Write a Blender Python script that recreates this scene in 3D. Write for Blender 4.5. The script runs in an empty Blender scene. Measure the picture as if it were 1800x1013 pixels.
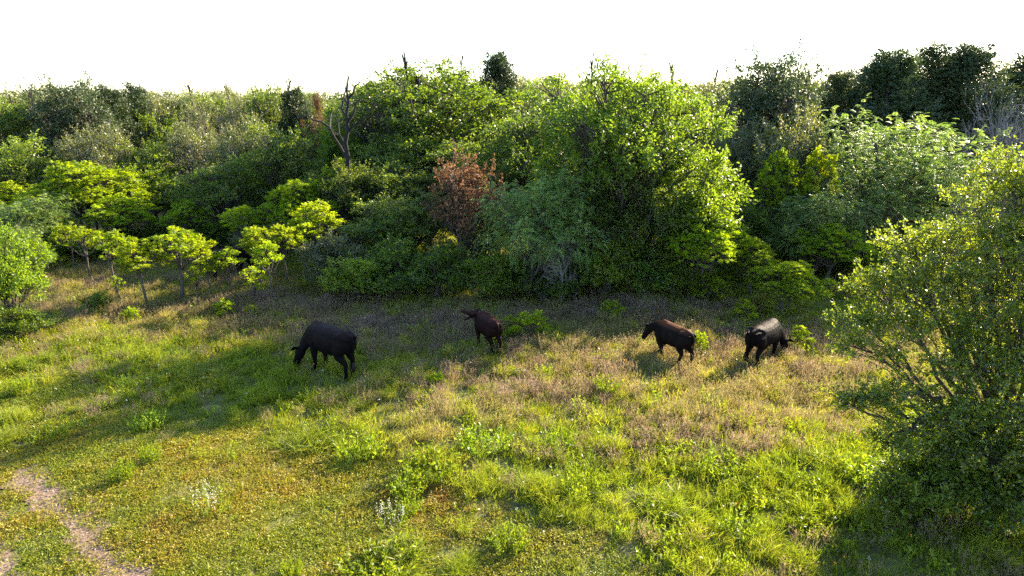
import bpy, math
import numpy as np
from mathutils import Vector

# ------------------------------------------------------------------ camera, sky, sun, exposure
SC = bpy.context.scene
COL = SC.collection
CAM_H = 8.0
PITCH = math.radians(15.6)
FPX = 1200.0                      # focal length in photo pixels (photo 1800 x 1013)
SUN_AZ = math.radians(48)         # to the right of the view direction (+Y)
SUN_EL = math.radians(24.5)

cam_d = bpy.data.cameras.new('camera')
cam_d.sensor_width = 36.0
cam_d.lens = 36.0 * FPX / 1800.0
cam_d.clip_start = 0.1
cam_d.clip_end = 3000
cam = bpy.data.objects.new('camera', cam_d)
COL.objects.link(cam)
cam.location = (0, 0, CAM_H)
cam.rotation_euler = (math.pi / 2 - PITCH, 0, 0)
SC.camera = cam

world = bpy.data.worlds.new('World')
SC.world = world
world.use_nodes = True
wn = world.node_tree.nodes
bg = wn['Background']
sky = wn.new('ShaderNodeTexSky')
sky.sky_type = 'NISHITA'
sky.sun_disc = False
sky.sun_elevation = SUN_EL
sky.sun_rotation = SUN_AZ
sky.air_density = 1.0
sky.dust_density = 0.4
sky.ozone_density = 3.0
world.node_tree.links.new(sky.outputs[0], bg.inputs[0])
bg.inputs[1].default_value = 0.12

sun_d = bpy.data.lights.new('sun', 'SUN')
sun_d.energy = 5.0
sun_d.angle = math.radians(0.5)
sun_d.color = (1.0, 0.87, 0.62)
sun = bpy.data.objects.new('sun', sun_d)
COL.objects.link(sun)
sv = Vector((math.sin(SUN_AZ) * math.cos(SUN_EL), math.cos(SUN_AZ) * math.cos(SUN_EL), math.sin(SUN_EL)))
sun.rotation_euler = sv.to_track_quat('Z', 'Y').to_euler()
sun.location = sv * 60

SC.view_settings.view_transform = 'Standard'
SC.view_settings.look = 'None'
SC.view_settings.gamma = 1.0
SC.view_settings.exposure = 2.55
SC.view_settings.use_curve_mapping = False
SC.render.engine = 'CYCLES'
cy = SC.cycles
cy.max_bounces = 6
cy.diffuse_bounces = 4
cy.glossy_bounces = 2
cy.transmission_bounces = 3
cy.transparent_max_bounces = 4
cy.use_denoising = False
cy.use_adaptive_sampling = True
cy.adaptive_threshold = 0.015
cy.sample_clamp_indirect = 6.0

# ------------------------------------------------------------------ projection helpers (photo pixel -> place on the ground)
CP, SP = math.cos(PITCH), math.sin(PITCH)

def hgt(x, y):
    """gentle relief of the pasture"""
    x = np.asarray(x, float); y = np.asarray(y, float)
    h = 0.10 * np.sin(x * 0.31 + 1.3) * np.cos(y * 0.27 + 0.4) + 0.06 * np.sin(x * 0.83 + y * 0.61) + 0.03 * np.sin(x * 1.9 - y * 1.4 + 2.0)
    return h

def ground(px, py):
    a, b = (px - 900.0) / FPX, (506.5 - py) / FPX
    dx, dy, dz = a, CP + b * SP, -SP + b * CP
    t = CAM_H / -dz
    for _ in range(3):
        t = (CAM_H - float(hgt(dx * t, dy * t))) / -dz
    return dx * t, dy * t

def top_z(D, py):
    k = (506.5 - py) / FPX
    return CAM_H + D * (k * CP - SP) / (CP + k * SP)

def depth(D, z):
    return D * CP + (CAM_H - z) * SP

def pix(x, y, z=0.0):
    zc = y * CP + (CAM_H - z) * SP
    return 900 + FPX * x / zc, 506.5 - FPX * ((z - CAM_H) * CP + y * SP) / zc

# ------------------------------------------------------------------ mesh helpers
class Quads:
    """collects quads; build() makes ONE mesh of them"""
    def __init__(self):
        self.v, self.q, self.t, self.n = [], [], [], 0

    def add(self, V, Q, tint=None):
        V = np.asarray(V, np.float32).reshape(-1, 3); Q = np.asarray(Q, np.int32).reshape(-1, 4)
        self.v.append(V); self.q.append(Q + self.n); self.n += len(V)
        self.t.append(np.zeros(len(Q), np.float32) if tint is None else np.broadcast_to(np.asarray(tint, np.float32), (len(Q),)))

    def mesh(self, name, mat, smooth=False):
        me = bpy.data.meshes.new(name)
        if self.n:
            V = np.concatenate(self.v); Q = np.concatenate(self.q); T = np.concatenate(self.t)
            me.vertices.add(len(V)); me.vertices.foreach_set('co', V.ravel())
            me.loops.add(Q.size); me.loops.foreach_set('vertex_index', Q.ravel())
            me.polygons.add(len(Q))
            me.polygons.foreach_set('loop_start', np.arange(0, Q.size, 4, dtype=np.int32))
            if smooth:
                me.polygons.foreach_set('use_smooth', np.ones(len(Q), bool))
            at = me.attributes.new('tint', 'FLOAT', 'FACE')
            at.data.foreach_set('value', np.ascontiguousarray(T))
            me.update(calc_edges=True)
        me.materials.append(mat)
        return me

def unit(a):
    a = np.asarray(a, float)
    return a / (np.linalg.norm(a, axis=-1, keepdims=True) + 1e-9)

def tube(acc, pts, rad, sides=5, tint=0.5):
    pts = np.asarray(pts, float); rad = np.asarray(rad, float); n = len(pts)
    t = unit(np.gradient(pts, axis=0))
    m = unit(t.mean(0))
    ref = np.array([1., 0, 0]) if abs(m[0]) < 0.7 else np.array([0, 1., 0])
    a = unit(np.cross(t, ref)); b = np.cross(t, a)
    ang = np.arange(sides) * 2 * math.pi / sides
    ring = pts[:, None, :] + rad[:, None, None] * (np.cos(ang)[None, :, None] * a[:, None, :] + np.sin(ang)[None, :, None] * b[:, None, :])
    i = np.arange(n - 1)[:, None] * sides; j = np.arange(sides)[None, :]; k = (j + 1) % sides
    Q = np.stack([i + j, i + k, i + sides + k, i + sides + j], -1).reshape(-1, 4)
    acc.add(ring.reshape(-1, 3), Q, tint)

def bez(p0, p1, p2, n, rng=None, wob=0.0):
    s = np.linspace(0, 1, n)[:, None]
    P = (1 - s) ** 2 * p0 + 2 * s * (1 - s) * p1 + s ** 2 * p2
    if rng is not None and wob:
        w = rng.normal(0, wob, P.shape); w[0] = 0; w[-1] = 0
        P = P + w
    return P

def leaves(acc, c, d, nrm, L, W, tint, fold=0.12):
    c = np.asarray(c, float); N = len(c)
    L = np.broadcast_to(np.asarray(L, float), (N,))[:, None]; W = np.broadcast_to(np.asarray(W, float), (N,))[:, None]
    d = unit(d); s = unit(np.cross(d, nrm)); n2 = np.cross(s, d)
    mid = c + d * L * 0.45
    V = np.stack([c, mid + s * W / 2 + n2 * W * fold, c + d * L - n2 * L * 0.12, mid - s * W / 2 + n2 * W * fold], 1)
    Q = np.arange(N * 4).reshape(N, 4)
    acc.add(V.reshape(-1, 3), Q, np.clip(tint, 0, 1))

# ------------------------------------------------------------------ object helpers
def link(name, me, parent=None, loc=(0, 0, 0)):
    o = bpy.data.objects.new(name, me); COL.objects.link(o)
    o.location = loc
    if parent is not None:
        o.parent = parent
    return o

def tag(o, label, cat, group=None, kind=None):
    if label: o['label'] = label
    if cat: o['category'] = cat
    if group: o['group'] = group
    if kind: o['kind'] = kind
    return o

def thing(name, label, cat, loc, rz=0.0, scale=(1, 1, 1), group=None):
    o = bpy.data.objects.new(name, None); COL.objects.link(o)
    o.empty_display_size = 0.3
    o.location = loc; o.rotation_euler = (0, 0, rz); o.scale = scale
    return tag(o, label, cat, group)

# ------------------------------------------------------------------ materials
def new_mat(name):
    m = bpy.data.materials.new(name); m.use_nodes = True
    nt = m.node_tree
    for n in list(nt.nodes):
        nt.nodes.remove(n)
    out = nt.nodes.new('ShaderNodeOutputMaterial')
    return m, nt, out

def ramp(nt, stops):
    r = nt.nodes.new('ShaderNodeValToRGB')
    e = r.color_ramp.elements
    while len(e) < len(stops):
        e.new(0.5)
    for el, (p, c) in zip(e, stops):
        el.position = p; el.color = (*c, 1)
    return r

def foliage_mat(name, stops, trans=0.45, gain=1.7, yellow=(1.0, 1.0, 0.6), rough=0.42, spec=0.4, inst=False, vary=0.25):
    """leaf or blade: diffuse and gloss on top, light coming through from behind"""
    m, nt, out = new_mat(name)
    L = nt.links.new
    at = nt.nodes.new('ShaderNodeAttribute'); at.attribute_name = 'tint'
    r = ramp(nt, stops)
    if inst:
        ai = nt.nodes.new('ShaderNodeAttribute'); ai.attribute_type = 'INSTANCER'; ai.attribute_name = 'hue'
        mx = nt.nodes.new('ShaderNodeMath'); mx.operation = 'MULTIPLY_ADD'
        sb = nt.nodes.new('ShaderNodeMath'); sb.operation = 'SUBTRACT'; sb.inputs[1].default_value = 0.5
        L(at.outputs['Fac'], sb.inputs[0]); L(sb.outputs[0], mx.inputs[0]); mx.inputs[1].default_value = 0.22
        L(ai.outputs['Fac'], mx.inputs[2]); L(mx.outputs[0], r.inputs[0])
        rnd = None
    else:
        L(at.outputs['Fac'], r.inputs[0])
    oi = nt.nodes.new('ShaderNodeObjectInfo')
    hs = nt.nodes.new('ShaderNodeHueSaturation')
    mr = nt.nodes.new('ShaderNodeMapRange'); mr.inputs[3].default_value = 1 - vary; mr.inputs[4].default_value = 1 + vary
    L(oi.outputs['Random'], mr.inputs[0]); L(mr.outputs[0], hs.inputs['Value']); L(r.outputs[0], hs.inputs['Color'])
    mr2 = nt.nodes.new('ShaderNodeMapRange'); mr2.inputs[3].default_value = 0.49; mr2.inputs[4].default_value = 0.51
    sc = nt.nodes.new('ShaderNodeMath'); sc.operation = 'FRACT'
    sm = nt.nodes.new('ShaderNodeMath'); sm.operation = 'MULTIPLY'; sm.inputs[1].default_value = 7.31
    L(oi.outputs['Random'], sm.inputs[0]); L(sm.outputs[0], sc.inputs[0]); L(sc.outputs[0], mr2.inputs[0]); L(mr2.outputs[0], hs.inputs['Hue'])
    p = nt.nodes.new('ShaderNodeBsdfPrincipled')
    p.inputs['Roughness'].default_value = rough; p.inputs['Specular IOR Level'].default_value = spec
    L(hs.outputs[0], p.inputs['Base Color'])
    tr = nt.nodes.new('ShaderNodeBsdfTranslucent')
    mc = nt.nodes.new('ShaderNodeMix'); mc.data_type = 'RGBA'; mc.blend_type = 'MULTIPLY'; mc.inputs[0].default_value = 1.0
    mc.inputs[7].default_value = (yellow[0] * gain, yellow[1] * gain, yellow[2] * gain, 1)
    L(hs.outputs[0], mc.inputs[6]); L(mc.outputs[2], tr.inputs['Color'])
    ms = nt.nodes.new('ShaderNodeMixShader'); ms.inputs[0].default_value = trans
    L(p.outputs[0], ms.inputs[1]); L(tr.outputs[0], ms.inputs[2]); L(ms.outputs[0], out.inputs[0])
    return m

def noise_mat(name, stops, scale=8.0, detail=6.0, rough=0.9, bump=0.3, spec=0.2, stretch=(1, 1, 1)):
    m, nt, out = new_mat(name)
    L = nt.links.new
    tc = nt.nodes.new('ShaderNodeTexCoord'); mp = nt.nodes.new('ShaderNodeMapping'); mp.inputs['Scale'].default_value = stretch
    nz = nt.nodes.new('ShaderNodeTexNoise'); nz.inputs['Scale'].default_value = scale; nz.inputs['Detail'].default_value = detail
    nz.inputs['Roughness'].default_value = 0.65
    r = ramp(nt, stops)
    p = nt.nodes.new('ShaderNodeBsdfPrincipled'); p.inputs['Roughness'].default_value = rough; p.inputs['Specular IOR Level'].default_value = spec
    L(tc.outputs['Object'], mp.inputs[0]); L(mp.outputs[0], nz.inputs['Vector']); L(nz.outputs['Fac'], r.inputs[0]); L(r.outputs[0], p.inputs['Base Color'])
    if bump:
        bp = nt.nodes.new('ShaderNodeBump'); bp.inputs['Strength'].default_value = bump; bp.inputs['Distance'].default_value = 0.03
        L(nz.outputs['Fac'], bp.inputs['Height']); L(bp.outputs[0], p.inputs['Normal'])
    L(p.outputs[0], out.inputs[0])
    return m

M = {}
M['bark'] = noise_mat('bark', [(0.3, (0.030, 0.024, 0.019)), (0.7, (0.10, 0.082, 0.068))], 14, stretch=(1, 1, 0.25))
M['bark_grey'] = noise_mat('bark_grey', [(0.3, (0.11, 0.095, 0.095)), (0.7, (0.25, 0.22, 0.22))], 12, stretch=(1, 1, 0.3))
M['bark_dead'] = noise_mat('bark_dead', [(0.3, (0.008, 0.007, 0.007)), (0.7, (0.026, 0.021, 0.020))], 12, stretch=(1, 1, 0.3))
M['oak'] = foliage_mat('oak_leaf', [(0.0, (0.032, 0.060, 0.010)), (0.5, (0.076, 0.120, 0.012)), (1.0, (0.145, 0.185, 0.016))], 0.56, 2.0, (1.06, 1.0, 0.28))
M['oak_mid'] = foliage_mat('mid_green_leaf', [(0.0, (0.030, 0.055, 0.011)), (0.5, (0.075, 0.112, 0.015)), (1.0, (0.145, 0.175, 0.022))], 0.52, 1.95, (1.05, 1.0, 0.34))  # mid green leaf, slightly less translucent than the oak leaf
M['oak_bright'] = foliage_mat('bright_leaf', [(0.0, (0.05, 0.090, 0.008)), (0.5, (0.105, 0.155, 0.011)), (1.0, (0.18, 0.22, 0.018))], 0.56, 1.9, (1.02, 1.0, 0.30))
M['oak_dull'] = foliage_mat('dull_leaf', [(0.0, (0.045, 0.060, 0.018)), (0.6, (0.100, 0.115, 0.032)), (1.0, (0.19, 0.185, 0.075))], 0.45, 1.7, (1.05, 0.97, 0.45), spec=0.6)
M['front_oak'] = foliage_mat('small_oak_leaf', [(0.0, (0.035, 0.060, 0.008)), (0.5, (0.085, 0.12, 0.010)), (0.93, (0.16, 0.185, 0.018)), (1.0, (0.20, 0.15, 0.04))], 0.55, 2.0, (1.12, 1.0, 0.3), rough=0.36, spec=0.6)
M['sumac'] = foliage_mat('lime_leaf', [(0.0, (0.075, 0.12, 0.005)), (0.5, (0.145, 0.205, 0.006)), (1.0, (0.23, 0.27, 0.010))], 0.58, 2.0, (1.1, 1.0, 0.25), rough=0.45, spec=0.3, vary=0.14)
M['feather'] = foliage_mat('feathery_leaf', [(0.0, (0.07, 0.115, 0.026)), (0.6, (0.14, 0.20, 0.046)), (1.0, (0.26, 0.30, 0.10))], 0.5, 1.7, (1.0, 1.0, 0.5), rough=0.45, spec=0.45)
M['juniper'] = foliage_mat('juniper_leaf', [(0.0, (0.020, 0.032, 0.012)), (0.6, (0.042, 0.062, 0.020)), (1.0, (0.085, 0.10, 0.032))], 0.25, 1.6, (1.0, 1.0, 0.5), rough=0.55)
M['rust'] = foliage_mat('rust_leaf', [(0.0, (0.060, 0.036, 0.018)), (0.6, (0.120, 0.066, 0.032)), (1.0, (0.23, 0.13, 0.060))], 0.42, 1.5, (1.0, 0.85, 0.7), rough=0.7, spec=0.2)

# ------------------------------------------------------------------ the ground, out to the horizon
def steps(a, b, segs):
    out = [a]
    for lim, st in segs:
        while out[-1] < min(lim, b) - 1e-6:
            out.append(min(out[-1] + st, b))
    return np.array(out)

gx = np.concatenate([-steps(0, 900, [(26, 0.4), (80, 3), (900, 60)])[::-1], steps(0, 900, [(26, 0.4), (80, 3), (900, 60)])[1:]])
gy = np.concatenate([-steps(0, 300, [(40, 4), (300, 40)])[::-1], steps(0, 1500, [(45, 0.4), (120, 4), (1500, 80)])[1:]])
X, Y = np.meshgrid(gx, gy)
nx, ny = len(gx), len(gy)
ii = (np.arange(ny - 1)[:, None] * nx + np.arange(nx - 1)[None, :])
GQ = np.stack([ii, ii + 1, ii + nx + 1, ii + nx], -1).reshape(-1, 4)
ga = Quads(); ga.add(np.stack([X, Y, hgt(X, Y)], -1), GQ)
M['soil'] = noise_mat('soil', [(0.25, (0.045, 0.036, 0.020)), (0.5, (0.105, 0.095, 0.030)), (0.62, (0.10, 0.105, 0.022)), (0.8, (0.17, 0.12, 0.06))], 3.0, 10, bump=0.8)
tag(link('ground', ga.mesh('ground', M['soil'], True)), None, None, kind='structure')

# the two ruts of the dirt track at the lower left
def smooth_noise(x, y, seed, f):
    r = np.random.default_rng(seed); o = 0.0
    for k in range(5):
        a = r.uniform(0, 2 * math.pi); ff = f * (1.0 + 0.8 * k)
        o = o + np.sin((x * math.cos(a) + y * math.sin(a)) * ff + r.uniform(0, 6.28)) / (1 + 0.6 * k)
    return o / 2.2

RUTS = [([ground(-150, 770), ground(30, 832), ground(95, 880), ground(150, 940), ground(205, 1000), ground(260, 1100)], 0.34),
        ([ground(-330, 800), ground(-150, 850), ground(-40, 920), ground(0, 985), ground(30, 1060), ground(50, 1150)], 0.34)]

def rut_dist(x, y):
    best = np.full(np.shape(x), 9.0)
    for P, w in RUTS:
        for (x0, y0), (x1, y1) in zip(P[:-1], P[1:]):
            dx, dy = x1 - x0, y1 - y0
            t = np.clip(((x - x0) * dx + (y - y0) * dy) / (dx * dx + dy * dy), 0, 1)
            best = np.minimum(best, np.hypot(x - x0 - t * dx, y - y0 - t * dy) / w)
    return best

def rut_mask(x, y):
    return rut_dist(x, y) + 0.50 * smooth_noise(x, y, 5, 1.7) + 0.45 * smooth_noise(x, y, 6, 5.5) + 0.35 * smooth_noise(x, y, 7, 15.0)

M['dirt'] = noise_mat('track_dirt', [(0.32, (0.060, 0.042, 0.022)), (0.5, (0.16, 0.102, 0.062)), (0.70, (0.31, 0.21, 0.15))], 16.0, 12, bump=1.0)
c = 0.06
rx, ry = np.meshgrid(np.arange(-17, -4.5, c), np.arange(7, 19, c))
keep = rut_mask(rx + c / 2, ry + c / 2) < 1.0
rx, ry = rx[keep], ry[keep]
ra = Quads()
def rz_(x, y): return hgt(x, y) + 0.006 + 0.010 * smooth_noise(x, y, 8, 9.0) + 0.012
rv = np.stack([np.stack([rx + a * c, ry + b * c, rz_(rx + a * c, ry + b * c)], -1) for a, b in ((0, 0), (1, 0), (1, 1), (0, 1))], 1)
ra.add(rv, np.arange(len(rx) * 4).reshape(-1, 4))
tag(link('dirt_track', ra.mesh('dirt_track', M['dirt'], True)), None, None, kind='structure')

M['pebble'] = noise_mat('pebble', [(0.3, (0.10, 0.075, 0.06)), (0.7, (0.26, 0.20, 0.165))], 30, 4, 0.85, 0.2)
pr_ = np.random.default_rng(4)
px_, py_ = pr_.uniform(-17, -4.5, 6000), pr_.uniform(7, 19, 6000)
kp = rut_mask(px_, py_) < 0.95
px_, py_ = px_[kp], py_[kp]
pa = Quads(); n_ = len(px_)
sz_ = pr_.uniform(0.008, 0.030, n_)[:, None] ** 1.0
cb = np.array([(-1, -1, -.5), (1, -1, -.5), (1, 1, -.5), (-1, 1, -.5), (-.6, -.6, .6), (.6, -.6, .6), (.6, .6, .6), (-.6, .6, .6)])
PV = np.stack([px_, py_, rz_(px_, py_)], -1)[:, None, :] + (cb[None] + pr_.normal(0, 0.22, (n_, 8, 3))) * sz_[:, None, :] * np.array([1, 1, 0.7])
PQ = np.array([(4, 5, 6, 7), (0, 1, 5, 4), (1, 2, 6, 5), (2, 3, 7, 6), (3, 0, 4, 7)])
pa.add(PV.reshape(-1, 3), (PQ[None] + np.arange(n_)[:, None, None] * 8).reshape(-1, 4))
tag(link('gravel', pa.mesh('gravel', M['pebble'])), 'loose small stones lying in the ruts of the dirt track', 'gravel', kind='stuff')

# ------------------------------------------------------------------ tree builders: each returns (trunk mesh, crown mesh, height, width)
def sphere_dirs(rng, n, zmin=-0.5):
    k = np.arange(n) + 0.5
    z = zmin + (1 - zmin) * k / n
    a = k * 2.39996 + rng.uniform(0, 6.28)
    z = np.clip(z + rng.normal(0, 0.08, n), -0.98, 0.98)
    a = a + rng.normal(0, 0.25, n)
    r = np.sqrt(1 - z * z)
    return np.stack([r * np.cos(a), r * np.sin(a), z], -1)

def rdir(rng, n):
    return unit(rng.normal(size=(n, 3)))

def fronds(acc, rng, base, d, ln, nl, lw, ll, tint):
    """pinnate leaves: rows of leaflets along a drooping midrib"""
    n = len(base)
    d = unit(d)
    side = unit(np.cross(d, np.array([0, 0, 1.0]) + rng.normal(0, 0.15, (n, 3))))
    for k in range(nl):
        t = (k + 1.0) / nl
        p = base + d * (ln * t)[:, None]; p[:, 2] -= 0.45 * ln * t * t
        for sg in (-1, 1):
            dd = unit(side * sg + d * 0.45 + np.array([0, 0, -0.25 - 0.3 * t]))
            leaves(acc, p, dd, np.cross(dd, d) * sg + rng.normal(0, 0.2, (n, 3)), ll * (1.15 - 0.4 * t) * rng.uniform(0.8, 1.2, n), lw, tint + rng.normal(0, 0.1, n))

def lobed_tree(seed, H, W, bf, K, ncl, nleaf, clr, leafL, mat, bark='bark', kind='oak', stems=1, shoots=4, lobe_r=0.42, flat=0.72, trunk_r=0.16, aspect=0.5, squash=1.0):
    rng = np.random.default_rng(seed)
    R = W / 2; zc = H * (1 + bf) / 2; rz = H * (1 - bf) / 2
    wood, crown = Quads(), Quads()
    dirs = sphere_dirs(rng, K, -0.55)
    lob = dirs * np.array([R, R, rz]) * rng.uniform(0.45, 0.86, K)[:, None] + np.array([0, 0, zc])
    lr = lobe_r * R * rng.uniform(0.55, 1.4, K)
    lob = np.vstack([lob, [[0, 0, zc + 0.1 * rz]]]); lr = np.append(lr, lobe_r * R * 1.2)
    bases = []
    for s in range(stems):
        b = np.array([rng.normal(0, 0.1) * stems, rng.normal(0, 0.1) * stems, -0.15])
        f = np.array([rng.normal(0, 0.10) * R, rng.normal(0, 0.10) * R, H * max(bf * 0.9, 0.16)])
        tr = bez(b, (b + f) / 2 + rng.normal(0, 0.05 * H * 0.3, 3), f, 6)
        tube(wood, tr, np.linspace(trunk_r * 1.25, trunk_r * 0.75, 6) / math.sqrt(stems), 7)
        bases.append(tr)
    for k in range(len(lob)):
        tr = bases[rng.integers(stems)]
        s = tr[rng.integers(3, 6)]
        e = lob[k]
        m = s * 0.45 + e * 0.55; m[:2] = m[:2] * 0.75; m[2] += 0.06 * H * rng.normal(0.3, 1)
        lb = bez(s, m, e, 8, rng, 0.022 * R)
        r0 = trunk_r * rng.uniform(0.42, 0.72) / math.sqrt(stems)
        tube(wood, lb, np.linspace(r0, r0 * 0.28, 8), 5)
        n = max(3, int(ncl * (lr[k] / (lobe_r * R)) ** 2))
        u = rdir(rng, n); u[:, 2] = u[:, 2] * 0.85 + 0.22; u = unit(u)
        cc = e + u * lr[k] * rng.uniform(0.25, 1.0, n)[:, None] ** 0.6 * np.array([1, 1, flat])
        cc = cc[cc[:, 2] > 0.12 * clr]
        ct = rng.uniform(0, 1, len(cc))
        for q, p in enumerate(cc):
            if rng.random() < 0.8:
                a = lb[rng.integers(3, 8)]
                tube(wood, bez(a, (a + p) / 2 + rng.normal(0, 0.06, 3), p, 4), np.linspace(max(r0 * 0.3, 0.014), 0.007, 4), 3)
        n = len(cc)
        per = rng.poisson(nleaf * 0.8 * rng.uniform(0.35, 1.4, n)).clip(4)
        idx = np.repeat(np.arange(n), per); N = len(idx)
        off = rng.normal(0, 0.40, (N, 3)) * clr * np.array([1, 1, 0.62 * squash])
        base = cc[idx] + off
        tint = 0.5 * rng.uniform(0, 1, N) + 0.4 * ct[idx] + 0.05
        out = unit(off + 0.35 * unit(cc[idx] - e) * clr)
        if kind == 'feather':
            sel = np.arange(0, N, 8)
            fronds(crown, rng, base[sel], out[sel] + np.array([0, 0, 0.1]) + rng.normal(0, 0.35, (len(sel), 3)), rng.uniform(0.8, 1.3, len(sel)) * leafL * 4.2, 7, leafL * 0.34, leafL * 1.25, tint[sel])
        else:
            dd = unit(out + rng.normal(0, 0.6, (N, 3)) + np.array([0, 0, -0.15]))
            nn = rng.normal(0, 0.8, (N, 3)) + np.array([0, 0, 0.7])
            leaves(crown, base, dd, nn, leafL * rng.uniform(0.65, 1.3, N), leafL * aspect * rng.uniform(0.75, 1.25, N), tint)
        # loose shoots that break the outline
        for _ in range(rng.poisson(shoots)):
            u1 = unit(rng.normal(0, 1, 3) * np.array([1, 1, 0.8]) + np.array([0, 0, 0.7]) + unit(e - np.array([0, 0, zc])) * 0.6)
            a = e + u1 * lr[k] * 0.75 * np.array([1, 1, flat]); ln = rng.uniform(0.5, 1.1) * clr * 2.2
            b = a + u1 * ln + np.array([0, 0, 0.15 * ln])
            sh = bez(a, (a + b) / 2 + rng.normal(0, 0.05, 3), b, 5)
            tube(wood, sh, np.linspace(0.014, 0.004, 5), 3)
            m2 = int(nleaf * 0.55)
            tt = rng.uniform(0.1, 1, m2)
            pp = np.stack([np.interp(tt, np.linspace(0, 1, 5), sh[:, i]) for i in range(3)], -1) + rng.normal(0, 0.13 * clr, (m2, 3))
            if kind == 'feather':
                pp = pp[::8]; m3 = len(pp)
                fronds(crown, rng, pp, rdir(rng, m3) + u1 * 0.5, rng.uniform(0.8, 1.3, m3) * leafL * 4, 7, leafL * 0.34, leafL * 1.25, rng.uniform(0.3, 0.9, m3))
            else:
                leaves(crown, pp, rdir(rng, m2) + u1 * 0.4, rng.normal(0, 0.8, (m2, 3)) + np.array([0, 0, 0.6]), leafL * rng.uniform(0.6, 1.2, m2), leafL * aspect, rng.uniform(0.2, 0.9, m2))
    return wood.mesh('trunk', M[bark], True), crown.mesh('crown', M[mat]), H, W

def conifer(seed, H, W, mat='juniper', bark='bark', n=420, per=85, leafL=0.13, bare=0.08, leaders=3, dens=1.0):
    rng = np.random.default_rng(seed)
    wood, crown = Quads(), Quads()
    for q in range(leaders):
        off = np.array([0., 0.]) if q == 0 else rng.normal(0, 0.22 * W, 2)
        hh = H * (1.0 if q == 0 else rng.uniform(0.7, 0.95))
        ww = W * (0.72 if q == 0 else rng.uniform(0.36, 0.52))
        tr = bez(np.array([off[0] * 0.2, off[1] * 0.2, -0.1]), np.array([off[0], off[1], hh * 0.4]), np.array([off[0] * 1.1, off[1] * 1.1, hh * 0.98]), 9, rng, 0.03)
        tube(wood, tr, np.linspace(0.15, 0.012, 9), 6)
        m = int(n * (0.55 if q == 0 else 0.45 / max(leaders - 1, 1)))
        t = bare + (1 - bare) * rng.uniform(0, 1, m) ** 0.85
        prof = np.interp(t, [0, 0.12, 0.35, 0.7, 0.9, 1.0], [0.55, 0.95, 0.95, 0.52, 0.22, 0.03]) * ww / 2
        a = rng.uniform(0, 6.28, m)
        lob = 1 + 0.25 * np.sin(a * 3 + rng.uniform(0, 6)) * np.sin(t * 11 + a) + rng.normal(0, 0.10, m)
        rr = prof * lob * rng.uniform(0.3, 1.0, m) ** 0.5
        ax = np.stack([np.interp(t * hh, tr[:, 2], tr[:, 0]), np.interp(t * hh, tr[:, 2], tr[:, 1])], -1)
        cc = np.stack([ax[:, 0] + rr * np.cos(a), ax[:, 1] + rr * np.sin(a), t * hh], -1)
        rad = np.stack([np.cos(a), np.sin(a), np.zeros(m)], -1)
        for i in range(0, m, 2):
            s = np.array([ax[i, 0], ax[i, 1], max(cc[i, 2] - 0.45 * rr[i] - 0.1, 0.05)])
            tube(wood, bez(s, (s + cc[i]) / 2 + np.array([0, 0, -0.06]), cc[i], 4), np.linspace(0.028, 0.006, 4), 3)
        pn = rng.poisson(per * dens, m).clip(5)
        idx = np.repeat(np.arange(m), pn); N = len(idx)
        ct = rng.uniform(0, 1, m)
        axis = unit(rad * 0.55 + np.array([0, 0, 0.85]) + rng.normal(0, 0.25, (m, 3)))
        along = rng.uniform(-0.4, 1, N) * 0.55
        wdt = (0.17 - 0.24 * along.clip(0))
        p = cc[idx] + axis[idx] * along[:, None] + rng.normal(0, 1, (N, 3)) * wdt[:, None]
        d = unit(axis[idx] * 0.8 + rng.normal(0, 0.6, (N, 3)))
        leaves(crown, p, d, rng.normal(size=(N, 3)), leafL * rng.uniform(0.6, 1.3, N), leafL * 0.34, 0.55 * rng.uniform(0, 1, N) + 0.4 * ct[idx])
    return wood.mesh('trunk', M[bark], True), crown.mesh('crown', M[mat]), H, W

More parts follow.
